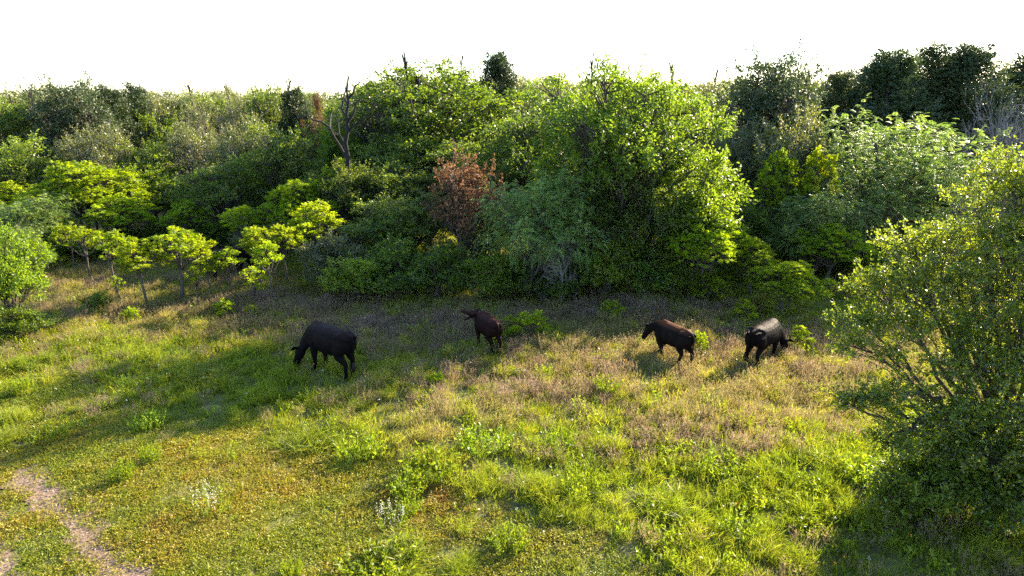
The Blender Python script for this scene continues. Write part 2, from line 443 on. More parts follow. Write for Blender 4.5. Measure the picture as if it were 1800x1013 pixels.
def plate_tree(seed, H, W, plates, ros_gap=0.155, stems=1, low=0.55, leaf=0.215, trunk_r=0.03, per=9):
    """slender stems carrying tufts of long pinnate leaves in flat-topped tiers"""
    rng = np.random.default_rng(seed)
    wood, crown = Quads(), Quads()
    R = W / 2
    st = []
    for s in range(stems):
        b = np.array([rng.normal(0, 0.12) * (stems > 1), rng.normal(0, 0.12) * (stems > 1), -0.1])
        f = np.array([rng.normal(0, 0.15 * R), rng.normal(0, 0.15 * R), H * low])
        tr = bez(b, (b + f) / 2 + rng.normal(0, 0.04 * H, 3) * np.array([1, 1, 0]), f, 6)
        tube(wood, tr, np.linspace(trunk_r * 1.2, trunk_r * 0.7, 6), 6); st.append(tr)
    dirs = sphere_dirs(rng, plates, -0.45)
    zc = H * (0.5 + 0.5 * low) - leaf * 0.2; zr = H * 0.5 * (1 - low)
    for k in range(plates):
        pr = R * rng.uniform(0.16, 0.32) + 0.08
        q = rng.uniform(0.35, 0.95)
        e = np.array([dirs[k, 0] * R * q, dirs[k, 1] * R * q, zc + dirs[k, 2] * zr * rng.uniform(0.75, 1.1)])
        s = st[rng.integers(stems)][-rng.integers(1, 3)]
        br = bez(s, np.array([e[0] * 0.75, e[1] * 0.75, (s[2] + e[2]) / 2 - 0.05 * H]), e - np.array([0, 0, pr * 0.35]), 6, rng, 0.012)
        tube(wood, br, np.linspace(trunk_r * 0.7, trunk_r * 0.25, 6), 5)
        n = max(4, int(2.4 * (pr / ros_gap) ** 2))
        rad = np.sqrt(np.arange(n) / n + 0.02) * pr; a = np.arange(n) * 2.39996 + rng.uniform(0, 6)
        cc = np.stack([e[0] + rad * np.cos(a), e[1] + rad * np.sin(a), e[2] - 0.80 * rad ** 2 / pr + rng.normal(0, 0.07, n)], -1)
        for p in cc:
            tube(wood, bez(br[-2], (br[-2] + p) / 2 + np.array([0, 0, -0.04]), p, 3), np.linspace(trunk_r * 0.25, 0.005, 3), 3)
        idx = np.repeat(np.arange(n), per); N = len(idx)
        aa = rng.uniform(0, 6.28, N); el = rng.uniform(0.55, 1.48, N)
        d = np.stack([np.cos(aa) * np.cos(el), np.sin(aa) * np.cos(el), np.sin(el)], -1)
        ct = rng.uniform(0, 1, n)
        fronds(crown, rng, cc[idx] + rng.normal(0, 0.02, (N, 3)), d, leaf * rng.uniform(0.7, 1.2, N), 6, leaf * 0.10, leaf * 0.30, 0.45 * rng.uniform(0, 1, N) + 0.35 * ct[idx] + 0.1)
    return wood.mesh('trunk', M['bark'], True), crown.mesh('crown', M['sumac']), H, W

def twiggy(seed, H, W, stems=5, bark='bark_grey', lev=4, droop=0.0, r0=0.035, thin=0.62):
    rng = np.random.default_rng(seed)
    wood = Quads(); twigs = Quads()
    def grow(p, d, ln, r, l):
        n = 5
        e = p + d * ln + rng.normal(0, 0.10, 3) * ln
        P = bez(p, (p + e) / 2 + rng.normal(0, 0.08, 3) * ln, e, n)
        tube(wood if l > 2 else twigs, P, np.linspace(r, r * 0.55, n), 5 if l > 2 else 3)
        if l == 0: return
        for _ in range(rng.integers(2, 5)):
            q = P[rng.integers(2, n)]
            nd = unit(d + rng.normal(0, 0.55, 3) + np.array([0, 0, 0.12 - droop]))
            grow(q, nd, ln * rng.uniform(0.5, 0.8), r * thin, l - 1)
    for s in range(stems):
        a = rng.uniform(0, 6.28); t = rng.uniform(0.05, 0.55) * W / H
        grow(np.array([rng.normal(0, 0.08), rng.normal(0, 0.08), -0.1]), unit(np.array([math.cos(a) * t, math.sin(a) * t, 1.0])), H * 0.42, r0, lev)
    for acc in (wood, twigs):
        for v in acc.v:
            v[:, :2] = np.clip(v[:, :2], -W * 0.55, W * 0.55)
    return wood.mesh('trunk', M[bark], True), twigs.mesh('twigs', M[bark], True), H, W

T = {}
T['oak_a'] = lobed_tree(11, 9.5, 9.0, 0.20, 34, 24, 40, 0.38, 0.17, 'oak', stems=2, shoots=4, trunk_r=0.24, lobe_r=0.27)
T['oak_b'] = lobed_tree(12, 9.5, 9.5, 0.22, 34, 28, 52, 0.36, 0.145, 'oak', stems=1, shoots=4, trunk_r=0.27, flat=0.62, lobe_r=0.27)
T['oak_c'] = lobed_tree(13, 7.0, 5.5, 0.22, 20, 18, 40, 0.33, 0.15, 'oak_mid', shoots=4, trunk_r=0.17, lobe_r=0.34)
T['oak_d'] = lobed_tree(14, 6.5, 5.0, 0.15, 18, 18, 40, 0.33, 0.15, 'oak_mid', stems=3, shoots=5, trunk_r=0.17, lobe_r=0.34)
T['bright_a'] = lobed_tree(15, 5.0, 4.5, 0.10, 16, 22, 38, 0.32, 0.14, 'oak_bright', stems=3, shoots=4, trunk_r=0.13, lobe_r=0.33)
T['dull_a'] = lobed_tree(16, 6.5, 6.0, 0.20, 20, 24, 44, 0.36, 0.125, 'oak_dull', bark='bark_grey', stems=2, shoots=5, trunk_r=0.17, lobe_r=0.33)
T['dull_b'] = lobed_tree(17, 7.5, 5.0, 0.28, 13, 16, 34, 0.38, 0.12, 'oak_dull', bark='bark_grey', stems=2, shoots=8, trunk_r=0.15, lobe_r=0.36)
T['dark_a'] = lobed_tree(18, 7.5, 5.5, 0.15, 18, 22, 48, 0.34, 0.13, 'juniper', shoots=6, trunk_r=0.17, lobe_r=0.34)
T['feather_a'] = lobed_tree(21, 5.0, 5.2, 0.12, 22, 20, 84, 0.38, 0.068, 'feather', kind='feather', stems=3, shoots=3, trunk_r=0.15, lobe_r=0.34)
T['feather_b'] = lobed_tree(22, 6.5, 6.0, 0.08, 26, 22, 84, 0.40, 0.072, 'feather', kind='feather', stems=2, shoots=3, trunk_r=0.15, lobe_r=0.34)
T['juniper_a'] = conifer(31, 9.0, 5.0, n=520, leaders=6)
T['juniper_b'] = conifer(32, 8.0, 4.5, n=480, leaders=5)
T['juniper_c'] = conifer(33, 7.0, 3.0, n=300, leaders=4)
T['rust_a'] = conifer(34, 5.0, 3.2, 'rust', n=210, per=50, leaders=3, leafL=0.12, bare=0.2)
T['rust_b'] = lobed_tree(35, 4.6, 3.4, 0.12, 16, 12, 28, 0.28, 0.12, 'rust', stems=2, shoots=4, trunk_r=0.10, lobe_r=0.34)
T['sumac_a'] = plate_tree(41, 3.6, 4.2, 26, stems=3, low=0.42, trunk_r=0.05)
T['sumac_b'] = plate_tree(42, 3.2, 2.8, 20, stems=2, low=0.45, trunk_r=0.045)
T['sumac_c'] = plate_tree(43, 2.4, 1.6, 12, stems=1, low=0.56, trunk_r=0.048)
T['sumac_d'] = plate_tree(44, 2.4, 1.7, 9, stems=1, low=0.60, trunk_r=0.044)
T['sumac_e'] = plate_tree(45, 1.6, 1.1, 7, stems=2, low=0.35)
T['sumac_low'] = plate_tree(46, 1.1, 1.5, 10, stems=5, low=0.1)
T['bush_a'] = lobed_tree(51, 2.6, 3.2, 0.02, 14, 18, 40, 0.28, 0.12, 'oak', stems=4, shoots=4, trunk_r=0.08, lobe_r=0.38)
T['bush_b'] = lobed_tree(52, 2.4, 2.6, 0.02, 12, 16, 38, 0.26, 0.115, 'oak_bright', stems=4, shoots=5, trunk_r=0.07, lobe_r=0.38)
T['bush_c'] = lobed_tree(53, 2.6, 2.8, 0.03, 12, 16, 38, 0.26, 0.11, 'oak_dull', bark='bark_grey', stems=5, shoots=5, trunk_r=0.07, lobe_r=0.38)
T['bare_a'] = twiggy(61, 5.0, 3.0, 7, 'bark_grey', 4)
T['bare_b'] = twiggy(62, 4.0, 1.6, 3, 'bark_dead', 4, r0=0.08, thin=0.76)
T['bare_c'] = twiggy(63, 5.0, 4.0, 16, 'bark_grey', 4, r0=0.045)

for key, (tm, cm, H, W) in list(T.items()):
    co = np.empty(len(cm.vertices) * 3, np.float32); cm.vertices.foreach_get('co', co); co = co.reshape(-1, 3)
    T[key] = (tm, cm, float(np.percentile(co[:, 2], 99.6)), float(2 * np.percentile(np.abs(co[:, :2]).max(1), 96)))

NAMES = {'oak': 'broadleaf_tree', 'dark': 'dark_tree', 'bright': 'bright_tree', 'dull': 'grey_leaved_tree', 'feather': 'feathery_tree', 'juniper': 'juniper_tree',
         'rust': 'dead_juniper', 'sumac': 'sapling', 'bush': 'bush', 'bare': 'bare_shrub'}
CATS = {'oak': 'tree', 'dark': 'tree', 'bright': 'tree', 'dull': 'tree', 'feather': 'tree', 'juniper': 'tree', 'rust': 'dead tree', 'sumac': 'sapling', 'bush': 'bush', 'bare': 'bare shrub'}
tree_rng = np.random.default_rng(77)

def plant(sp, px, D, top, wpx, label, group=None, base=None, rz=None, lift=0.0, name=None, cat=None):
    """a tree at the photo column px, D metres off (or at the base row), reaching up to the photo row top"""
    tm, cm, H, W = T[sp]
    if base is not None:
        _, D = ground(px, base)
    z = top_z(D, top)
    zc = depth(D, z * 0.6)
    x = (px - 900) / FPX * zc
    g = float(hgt(x, D))
    sw = wpx * zc / FPX / W
    sz = max((z - g) / H, 0.05)
    k = sp.split('_')[0]
    t = thing(name or NAMES[k], label, cat or CATS[k], (x, D, g), tree_rng.uniform(0, 6.28) if rz is None else rz, (sw, sw, sz), group)
    link('trunk', tm, t)
    link('twigs' if k == 'bare' else 'crown', cm, t)
    return t

GB = 'trees of the woodland on the left'
GC = 'trees of the central thicket'
GR = 'trees of the woodland on the right'
GS = 'lime green saplings along the woodland edge'
GU = 'bushes at the foot of the thicket'

# --- the far wood that reads as one mass, behind every tree that can be told apart
def instancer(name, col, pts, var, rot, scl, hue, mat_kind='stuff'):
    me = bpy.data.meshes.new(name)
    n = len(pts)
    me.vertices.add(n); me.vertices.foreach_set('co', np.asarray(pts, np.float32).ravel())
    for an, ty, vals, key in (('var', 'INT', var, 'value'), ('rot', 'FLOAT_VECTOR', rot, 'vector'), ('scl', 'FLOAT_VECTOR', scl, 'vector'), ('hue', 'FLOAT', hue, 'value')):
        a = me.attributes.new(an, ty, 'POINT')
        a.data.foreach_set(key, np.ascontiguousarray(np.asarray(vals, np.int32 if ty == 'INT' else np.float32)).ravel())
    o = link(name, me)
    ng = bpy.data.node_groups.new(name + '_scatter', 'GeometryNodeTree')
    ng.interface.new_socket('Geometry', in_out='INPUT', socket_type='NodeSocketGeometry')
    ng.interface.new_socket('Geometry', in_out='OUTPUT', socket_type='NodeSocketGeometry')
    N = ng.nodes.new
    gi, go = N('NodeGroupInput'), N('NodeGroupOutput')
    ci = N('GeometryNodeCollectionInfo'); ci.inputs['Collection'].default_value = col
    ci.inputs['Separate Children'].default_value = True; ci.inputs['Reset Children'].default_value = True
    ip = N('GeometryNodeInstanceOnPoints'); ip.inputs['Pick Instance'].default_value = True
    def na(an, ty):
        q = N('GeometryNodeInputNamedAttribute'); q.data_type = ty; q.inputs['Name'].default_value = an
        return q.outputs[0]
    L = ng.links.new
    L(gi.outputs[0], ip.inputs['Points']); L(ci.outputs[0], ip.inputs['Instance'])
    L(na('var', 'INT'), ip.inputs['Instance Index']); L(na('rot', 'FLOAT_VECTOR'), ip.inputs['Rotation']); L(na('scl', 'FLOAT_VECTOR'), ip.inputs['Scale'])
    L(ip.outputs[0], go.inputs[0])
    md = o.modifiers.new('scatter', 'NODES'); md.node_group = ng
    o['kind'] = 'stuff'
    return o

def source_collection(name, meshes):
    c = bpy.data.collections.new(name)
    for i, me in enumerate(meshes):
        c.objects.link(bpy.data.objects.new('%s_%02d' % (name, i), me))
    return c

wr = np.random.default_rng(901)
wood_src = ['oak_c', 'oak_d', 'dull_a', 'dull_b', 'juniper_b', 'juniper_c', 'bright_a']
wmesh = []
for s in wood_src:
    tm, cm, H, W = T[s]
    wmesh += [tm, cm]
wp, wv, wrt, ws = [], [], [], []
for D in np.arange(56, 130, 4.2):
    for x in np.arange(-0.95 * D - 8, 0.95 * D + 8, 4.6):
        xx, yy = x + wr.normal(0, 1.3), D + wr.normal(0, 1.2)
        k = wr.choice(len(wood_src), p=[.20, .20, .28, .22, .04, .02, .04]); H = T[wood_src[k]][2]
        u = pix(xx, yy)[0]
        hh = (wr.uniform(5.0, 8.0) if wr.random() < 0.62 else wr.uniform(8.1, 9.1)) + (1.0 if u > 640 else 0.0) + (0.8 if u > 1250 else 0)
        r = wr.uniform(0, 6.28)
        for m in (0, 1):
            wp.append((xx, yy, float(hgt(xx, yy)))); wv.append(2 * k + m); wrt.append((0, 0, r)); ws.append((1.0 * hh / H, 1.0 * hh / H, hh / H))
far = instancer('far_woodland', source_collection('wood_source', wmesh), wp, wv, wrt, ws, np.zeros(len(wp)))
far['label'] = 'far wood of mixed trees closing the horizon behind the pasture'; far['category'] = 'woodland'

# --- left woodland, back to front
plant('oak_c', 12, 46, 158, 120, 'dark green tree cut by the left picture edge at the skyline', GB)
plant('dull_b', 62, 52, 192, 80, 'thin greyish tree between the left edge tree and the highest tree on the left', GB)
plant('dark_a', 128, 47, 136, 153, 'tall dark ragged tree, highest one on the left skyline', GB)
plant('juniper_c', 205, 50, 154, 91, 'narrow dark juniper just right of the highest tree on the left', GB)
plant('juniper_c', 246, 53, 148, 67, 'small dark juniper spire beside the pale green dome', GB)
plant('bright_a', 296, 52, 202, 95, 'round bright green dome of a tree at the left skyline', GB)
plant('dull_b', 346, 55, 158, 62, 'grey twiggy tree at the skyline above the middle of the left wood', GB)
plant('dull_b', 412, 55, 144, 70, 'loose greyish tree left of the curved dead branch on the skyline', GB)
plant('oak_d', 468, 55, 148, 80, 'small dark tree right of the curved dead branch on the skyline', GB)
plant('juniper_c', 522, 54, 156, 73, 'dark conical tree left of the rusty treetop on the skyline', GB)
plant('rust_a', 563, 50, 166, 56, 'rust coloured dying treetop on the skyline left of the bare snag', GB)
plant('bright_a', 590, 46, 190, 66, 'small bright green treetop below the rusty one', GB)
plant('juniper_b', 648, 50, 190, 98, 'dark juniper right behind the bare snag', GB)
plant('oak_d', 25, 40, 240, 150, 'leafy tree at the left edge above the pale feathery trees', GB)
plant('dull_a', 175, 43, 218, 150, 'olive tree with dark trunk below the juniper spires', GB)
plant('oak_d', 255, 44, 248, 120, 'mid green tree left of the dome, behind the lime crowns', GB)
plant('dull_a', 340, 46, 214, 130, 'pale olive tree in the middle of the left wood', GB)
plant('dull_a', 436, 45, 205, 120, 'pale olive tree under the curved dead branch', GB)
plant('oak_d', 508, 40, 218, 150, 'broad olive green tree left of the bare snag', GB)
plant('oak_c', 385, 38, 280, 130, 'dark green tree over the half hidden cow', GB)
plant('bright_a', 262, 40, 295, 130, 'yellow green tree behind the front row of saplings on the left', GB)
plant('bright_a', 455, 41, 275, 90, 'yellow green tree beside the dark tree over the hidden cow', GB)
plant('oak_d', 570, 37, 300, 110, 'shadowy green tree between lime sapling and snag', GB)
plant('feather_a', 50, 33.5, 345, 165, 'pale feathery tree at the left edge, upper of two', GB)
plant('feather_a', 12, 29.5, 402, 130, 'pale feathery tree cut by the left edge, lower of two', GB)
plant('sumac_a', 148, 37.5, 285, 185, 'widest lime green tiered tree on the left', GS, name='tiered_tree', cat='tree')
plant('sumac_b', 215, 35.5, 342, 115, 'lime green tiered tree below the right side of the widest one', GS)
plant('sumac_b', 332, 36, 352, 75, 'small flat topped lime sapling standing before the dark trees', GS)
plant('sumac_a', 522, 34.5, 318, 130, 'lime green tiered tree left of the thicket and below the snag', GS, name='tiered_tree', cat='tree')
plant('sumac_b', 605, 36.5, 282, 90, 'lime green crown tucked between snag and thicket', GS)
plant('sumac_c', 432, 33.5, 362, 75, 'slim lime sapling just above the half hidden cow', GS)
plant('sumac_b', 25, 38, 320, 85, 'lime sapling crown above the feathery trees at the left edge', GS)
plant('sumac_c', 95, 34.5, 375, 70, 'lime sapling between feathery tree and tiered tree', GS)
plant('bush_b', 120, 33.8, 415, 120, 'leafy green bush under the widest lime tree', 'bushes along the left woodland edge')
plant('bush_a', 205, 35.5, 400, 110, 'dark bush behind the leftmost sapling', 'bushes along the left woodland edge')
plant('bush_a', 300, 36.5, 390, 140, 'dark bush behind the tallest front sapling', 'bushes along the left woodland edge')
plant('bush_a', 370, 36.5, 385, 110, 'dark bush right behind the half hidden cow', 'bushes along the left woodland edge')
plant('bush_c', 455, 35.5, 395, 110, 'greyish bush between the hidden cow and the thicket', 'bushes along the left woodland edge')
plant('bare_a', 575, 35, 380, 80, 'bare grey stems below the snag', 'bare grey shrubs')
plant('bare_a', 150, 37, 400, 60, 'bare grey stems under the widest lime tree', 'bare grey shrubs')
plant('bare_a', 240, 37.5, 350, 60, 'bare grey stems between two lime crowns on the left', 'bare grey shrubs')
plant('bare_b', 278, 56, 158, 70, 'thin bare twigs on the skyline above the green dome', 'bare twigs on the skyline')
plant('bare_b', 322, 57, 150, 70, 'thin bare twigs on the skyline right of the green dome', 'bare twigs on the skyline')
plant('bare_b', 520, 55, 140, 70, 'thin bare twigs on the skyline beside the rusty treetop', 'bare twigs on the skyline')
plant('bare_b', 385, 60, 150, 60, 'thin bare twigs on the skyline left of the curved dead branch', 'bare twigs on the skyline')
plant('bare_b', 1048, 33, 96, 60, 'bare twig tips poking out of the right thicket tree', 'bare twigs on the skyline')

plant('bare_b', 690, 44, 92, 80, 'thin bare twigs at the top of the greyish open crown', 'bare twigs on the skyline')
plant('bare_b', 820, 50, 96, 60, 'thin bare twigs left of the peaked juniper', 'bare twigs on the skyline')
plant('bare_b', 1150, 38, 108, 70, 'thin bare twigs at the right shoulder of the right thicket tree', 'bare twigs on the skyline')
plant('bare_b', 1270, 44, 122, 70, 'thin bare twigs left of the tall leaning tree', 'bare twigs on the skyline')
plant('bare_b', 80, 54, 158, 60, 'thin bare twigs on the skyline left of the highest left tree', 'bare twigs on the skyline')

plant('oak_d', 622, 35.2, 285, 110, 'small green tree hiding the foot of the bare snag', GB)

# front row saplings on the hillside
for sp, px, base, top, w, lab in (
        ('sumac_d', 200, 522, 405, 77, 'leftmost thin stemmed sapling of the front row'),
        ('sumac_c', 252, 543, 425, 80, 'sapling with a long bare stem right of the leftmost one'),
        ('sumac_c', 306, 530, 402, 94, 'tallest and fullest sapling of the front row'),
        ('sumac_d', 368, 528, 445, 55, 'small sapling just left of the half hidden cow'),
        ('sumac_d', 403, 522, 436, 59, 'sapling standing right in front of the half hidden cow'),
        ('sumac_e', 444, 532, 470, 52, 'low bushy sapling right of the hidden cow'),
        ('sumac_d', 473, 537, 424, 55, 'slim sapling with two tiers near the thicket'),
        ('sumac_c', 528, 492, 386, 59, 'sapling beside the grey bush at the left of the thicket'),
        ('sumac_e', 202, 526, 486, 29, 'tiny sapling at the foot of the leftmost front sapling'),
        ('sumac_e', 345, 520, 468, 40, 'short sapling between the tallest and the small one'),
        ('sumac_c', 498, 500, 396, 58, 'upright sapling between the two tier sapling and the grey bush'),
        ('sumac_c', 560, 478, 352, 72, 'upright sapling above the grey bush at the left of the thicket'),
        ('sumac_d', 120, 480, 392, 56, 'slim sapling at the foot of the widest lime tree'),
        ('sumac_d', 150, 498, 400, 62, 'slim sapling left of the front row, before the widest lime tree'),
        ('sumac_d', 348, 508, 412, 56, 'upright sapling behind the gap left of the hidden cow'),
        ('sumac_c', 456, 506, 398, 58, 'upright sapling behind the one with two tiers'),
        ('sumac_d', 60, 500, 420, 60, 'slim sapling beside the left edge tree'),
        ('sumac_e', 97, 476, 446, 30, 'small lone sapling near the left edge shrub')):
    plant(sp, px, None, top, w, lab, 'saplings of the front row on the hillside', base=base)

# left edge tree, close
plant('bright_a', 6, None, 395, 135, 'dark stemmed leafy tree at the left edge, close to the pasture', base=590)
plant('bush_a', 30, None, 535, 110, 'dark low bush under the left edge tree', base=590)

# --- central thicket
plant('dull_b', 705, 50, 100, 165, 'greyish open crown rising behind the left thicket tree', GC)
plant('juniper_a', 872, 50, 96, 130, 'dark peaked juniper between the two big thicket trees', GC)
plant('dull_b', 930, 50, 135, 110, 'thin grey tree right of the peaked juniper', GC)
plant('oak_c', 800, 52, 112, 150, 'dark treetop behind the left thicket tree', GC)
plant('dark_a', 985, 40, 155, 150, 'dark tree in the gap between the two big thicket trees', GC)
plant('oak_a', 770, 46, 112, 330, 'big spreading tree forming the left half of the thicket', GC, rz=0.6)
plant('oak_b', 1095, 29.4, 112, 310, 'big spreading tree forming the right half of the thicket', GC, rz=2.2)
plant('oak_c', 940, 35, 175, 190, 'medium tree joining the crowns of the two big ones', GC)
plant('oak_d', 705, 41, 235, 190, 'mid green tree below the left thicket tree, behind the flank', GC)
plant('oak_c', 800, 40, 225, 200, 'dark green tree standing behind the rusty dead juniper', GC)
plant('bright_a', 890, 38, 250, 170, 'sunlit tree behind the pale feathery tree of the thicket', GC)
plant('oak_d', 665, 36, 285, 150, 'leafy tree on the left flank of the thicket', GC)
plant('bright_a', 1215, 28.5, 262, 190, 'bright speckled tree on the right flank of the thicket', GC)
plant('oak_d', 1130, 28, 300, 150, 'dark leafy tree below the right thicket tree', GC)
plant('oak_d', 720, 31, 340, 150, 'dark leafy tree below the left thicket tree', GC)
plant('oak_c', 755, 37, 285, 210, 'dense dark tree left of the rusty dead juniper', GC)
plant('oak_d', 872, 35, 262, 160, 'dense dark tree right of the rusty dead juniper', GC)
plant('oak_d', 688, 31, 355, 150, 'dense dark green tree at the left front of the thicket', GC)
plant('oak_c', 850, 31.5, 345, 140, 'dense dark green tree under the rusty dead juniper', GC)
plant('oak_d', 1020, 28.6, 320, 150, 'dense dark green tree between feathery tree and right thicket tree', GC)
plant('rust_b', 815, 29.8, 268, 150, 'rusty brown dead juniper in front of the thicket', GC)
plant('feather_a', 948, 27.2, 300, 225, 'pale feathery tree at the centre of the thicket front', GC)
plant('bush_c', 592, None, 408, 118, 'pale grey green bush at the left end of the thicket', GU, base=510)
plant('bush_b', 620, None, 452, 100, 'yellow leaved bush left of the thicket foot', GU, base=528)
plant('bush_a', 690, None, 420, 130, 'dark bush under the left flank tree', GU, base=522)
plant('bush_a', 765, None, 430, 130, 'dark bush below the rusty dead juniper', GU, base=524)
plant('bush_a', 845, None, 440, 120, 'dark bush left of the pale feathery tree', GU, base=528)
plant('bush_a', 920, None, 445, 110, 'dark bush under the pale feathery tree', GU, base=524)
plant('bush_a', 1000, None, 440, 110, 'dark bush right of the pale feathery tree', GU, base=528)
plant('bush_b', 1062, None, 418, 105, 'green bush below the right thicket tree', GU, base=524)
plant('bush_a', 1130, None, 410, 120, 'shaded bush left of the lime shrub', GU, base=520)
plant('sumac_a', 1238, 27.2, 365, 150, 'lime green shrub with tiers at the right end of the thicket', GU, name='tiered_shrub', cat='shrub')
plant('sumac_low', 1250, None, 478, 90, 'low lime shrub under the tiered one at the right end', GU, base=528, cat='shrub')
plant('bush_b', 1180, None, 452, 90, 'yellow green bush at the foot of the right flank', GU, base=522)
plant('bush_a', 1330, 31, 350, 130, 'shaded bush in the hollow right of the thicket', GU)
plant('bush_a', 1300, 30, 400, 90, 'lower shaded bush right of the lime shrub', GU)
plant('bare_a', 1070, 27.6, 395, 60, 'grey stems beside the trunk of the right thicket tree', 'bare grey shrubs')
plant('bare_a', 985, 26.2, 410, 60, 'grey stems below the feathery tree', 'bare grey shrubs')

# --- right woodland
plant('dull_b', 1238, 44, 138, 130, 'thin open tree at the skyline right of the thicket', GR)
plant('dark_a', 1345, 40, 86, 185, 'tall leaning dark green tree at the skyline on the right', GR)
plant('dull_a', 1290, 36, 215, 130, 'olive tree between thicket and the pinkish grey one', GR)
plant('dull_a', 1392, 35, 190, 180, 'pinkish grey leaved tree below the tall dark tree', GR)
plant('juniper_b', 1468, 42, 132, 159, 'shorter dark juniper at the left end of the juniper row', GR)
plant('juniper_a', 1552, 41, 92, 214, 'broad dark juniper, second of the juniper row', GR)
plant('juniper_b', 1622, 43, 84, 191, 'dark juniper in the middle of the juniper row', GR)
plant('juniper_a', 1692, 42, 82, 198, 'tallest dark juniper near the right end of the row', GR)
plant('juniper_b', 1780, 45, 98, 191, 'dark juniper behind the bare grey shrub', GR)
plant('juniper_b', 1515, 47, 118, 200, 'dark juniper filling the row behind its left half', GR)
plant('juniper_a', 1660, 48, 100, 200, 'dark juniper filling the row behind its right half', GR)
plant('juniper_c', 1510, 38, 190, 150, 'low dark juniper under the left of the row', GR)
plant('juniper_c', 1640, 38, 240, 140, 'low dark juniper behind the big feathery tree', GR)
plant('bare_c', 1765, 33, 140, 150, 'large bare grey shrub at the upper right', 'bare grey shrubs')
plant('bare_c', 1712, 31, 285, 110, 'smaller bare shrub left of the large one on the right', 'bare grey shrubs')
plant('bush_a', 1400, 33, 370, 130, 'dark bush under the pinkish grey tree', 'bushes on the right')
plant('sumac_b', 1366, 32, 266, 88, 'lime crown in the shade below the pinkish grey tree', GS)
plant('sumac_c', 1437, 31, 262, 62, 'narrow lime sapling right of the pinkish grey tree', GS)
plant('feather_b', 1555, 32, 200, 300, 'large pale feathery tree on the right', GR)
plant('feather_a', 1440, 29.8, 335, 185, 'smaller feathery tree left of the large one on the right', GR)
plant('sumac_a', 1385, None, 462, 125, 'lime shrub standing behind the right grazing cow', 'lime shrubs in the pasture', base=558, name='tiered_shrub', cat='shrub')
plant('sumac_b', 1322, None, 420, 95, 'lime green sapling in the hollow right of the thicket', GS, base=522)
plant('sumac_b', 1460, None, 395, 120, 'lime green sapling before the smaller feathery tree', GS, base=512)
plant('bush_b', 1500, 31, 430, 130, 'leafy green bush at the foot of the large feathery tree', 'bushes on the right')
plant('bush_b', 1600, 27, 440, 150, 'leafy green bush behind the foreground tree', 'bushes on the right')

plant('bush_a', 1690, None, 740, 230, 'dark bush at the left foot of the foreground tree', 'bushes at the foot of the foreground tree', base=905)
plant('bush_a', 1800, None, 730, 240, 'dark bush at the right foot of the foreground tree, cut by the edge', 'bushes at the foot of the foreground tree', base=925)
plant('bush_b', 1600, None, 800, 110, 'bright bush left of the dark ones under the foreground tree', 'bushes at the foot of the foreground tree', base=895)

# low lime shrubs and seedlings scattered in the pasture
for sp, px, base, top, w, lab in (
        ('sumac_low', 1310, 566, 527, 55, 'low lime shrub behind the two right cattle'),
        ('sumac_low', 1075, 560, 528, 46, 'low lime shrub at the edge of the thicket shade'),
        ('sumac_low', 930, 590, 548, 78, 'lime shrub in the shade right of the calling calf'),
        ('sumac_low', 872, 618, 586, 24, 'little lime seedling in front of the calf'),
        ('sumac_low', 1228, 622, 583, 38, 'lime seedling at the rump of the walking cow'),
        ('sumac_low', 1132, 556, 543, 26, 'tiny lime seedling above the walking cow'),
        ('sumac_low', 1408, 610, 574, 44, 'lime seedling at the head of the right grazing cow'),
        ('bush_a', 170, 548, 513, 46, 'round dark green bush below the leftmost saplings'),
        ('sumac_low', 230, 566, 540, 36, 'grassy green seedling right of the round dark bush'),
        ('sumac_low', 394, 555, 526, 50, 'lime seedling below the hidden cow'),
        ('sumac_low', 443, 558, 537, 32, 'lime seedling right of the one below the hidden cow'),
        ('sumac_low', 768, 682, 655, 36, 'lime seedling at the shadow edge right of the big grazing cow'),
        ('sumac_low', 962, 618, 600, 18, 'tiny lime seedling right of the calf')):
    plant(sp, px, None, top, w, lab, 'low lime shrubs in the pasture', base=base, cat='shrub', name=('lime_shrub' if sp != 'bush_a' else None))

# --- dead snag and the curved dead branch
def snag(px, D, top, label, arms, r0, name='dead_tree'):
    z = top_z(D, top); zc = depth(D, z * 0.6); x = (px - 900) / FPX * zc
    t = thing(name, label, 'dead tree', (x, D, float(hgt(x, D))))
    rng = np.random.default_rng(int(px))
    s = zc / FPX
    w = Quads()
    def at(u, v): return np.array([(u - px) * s, 0.0, top_z(D, v)])
    trunk = arms[0]
    P = np.array([at(u, v) for u, v in trunk]); P[0, 2] = -0.1
    tube(w, P, np.linspace(r0, r0 * 0.26, len(P)), 8)
    link('trunk', w.mesh('trunk', M['bark_dead'], True), t)
    for arm in arms[1:]:
        b = Quads()
        P = np.array([at(u, v) for u, v in arm]); P[:, 1] += np.linspace(0, 1, len(P)) * rng.normal(0, 0.9)
        tube(b, P, np.linspace(r0 * 0.5, r0 * 0.16, len(P)), 6)
        for _ in range(7):
            i = rng.integers(1, len(P)); d = unit(rng.normal(0, 1, 3) + np.array([0, 0, 0.5])); ln = rng.uniform(0.25, 0.8)
            tube(b, bez(P[i], P[i] + d * ln * 0.5 + rng.normal(0, 0.05, 3), P[i] + d * ln, 4), np.linspace(0.022, 0.006, 4), 3)
        link('branch', b.mesh('branch', M['bark_dead'], True), t)
    return t

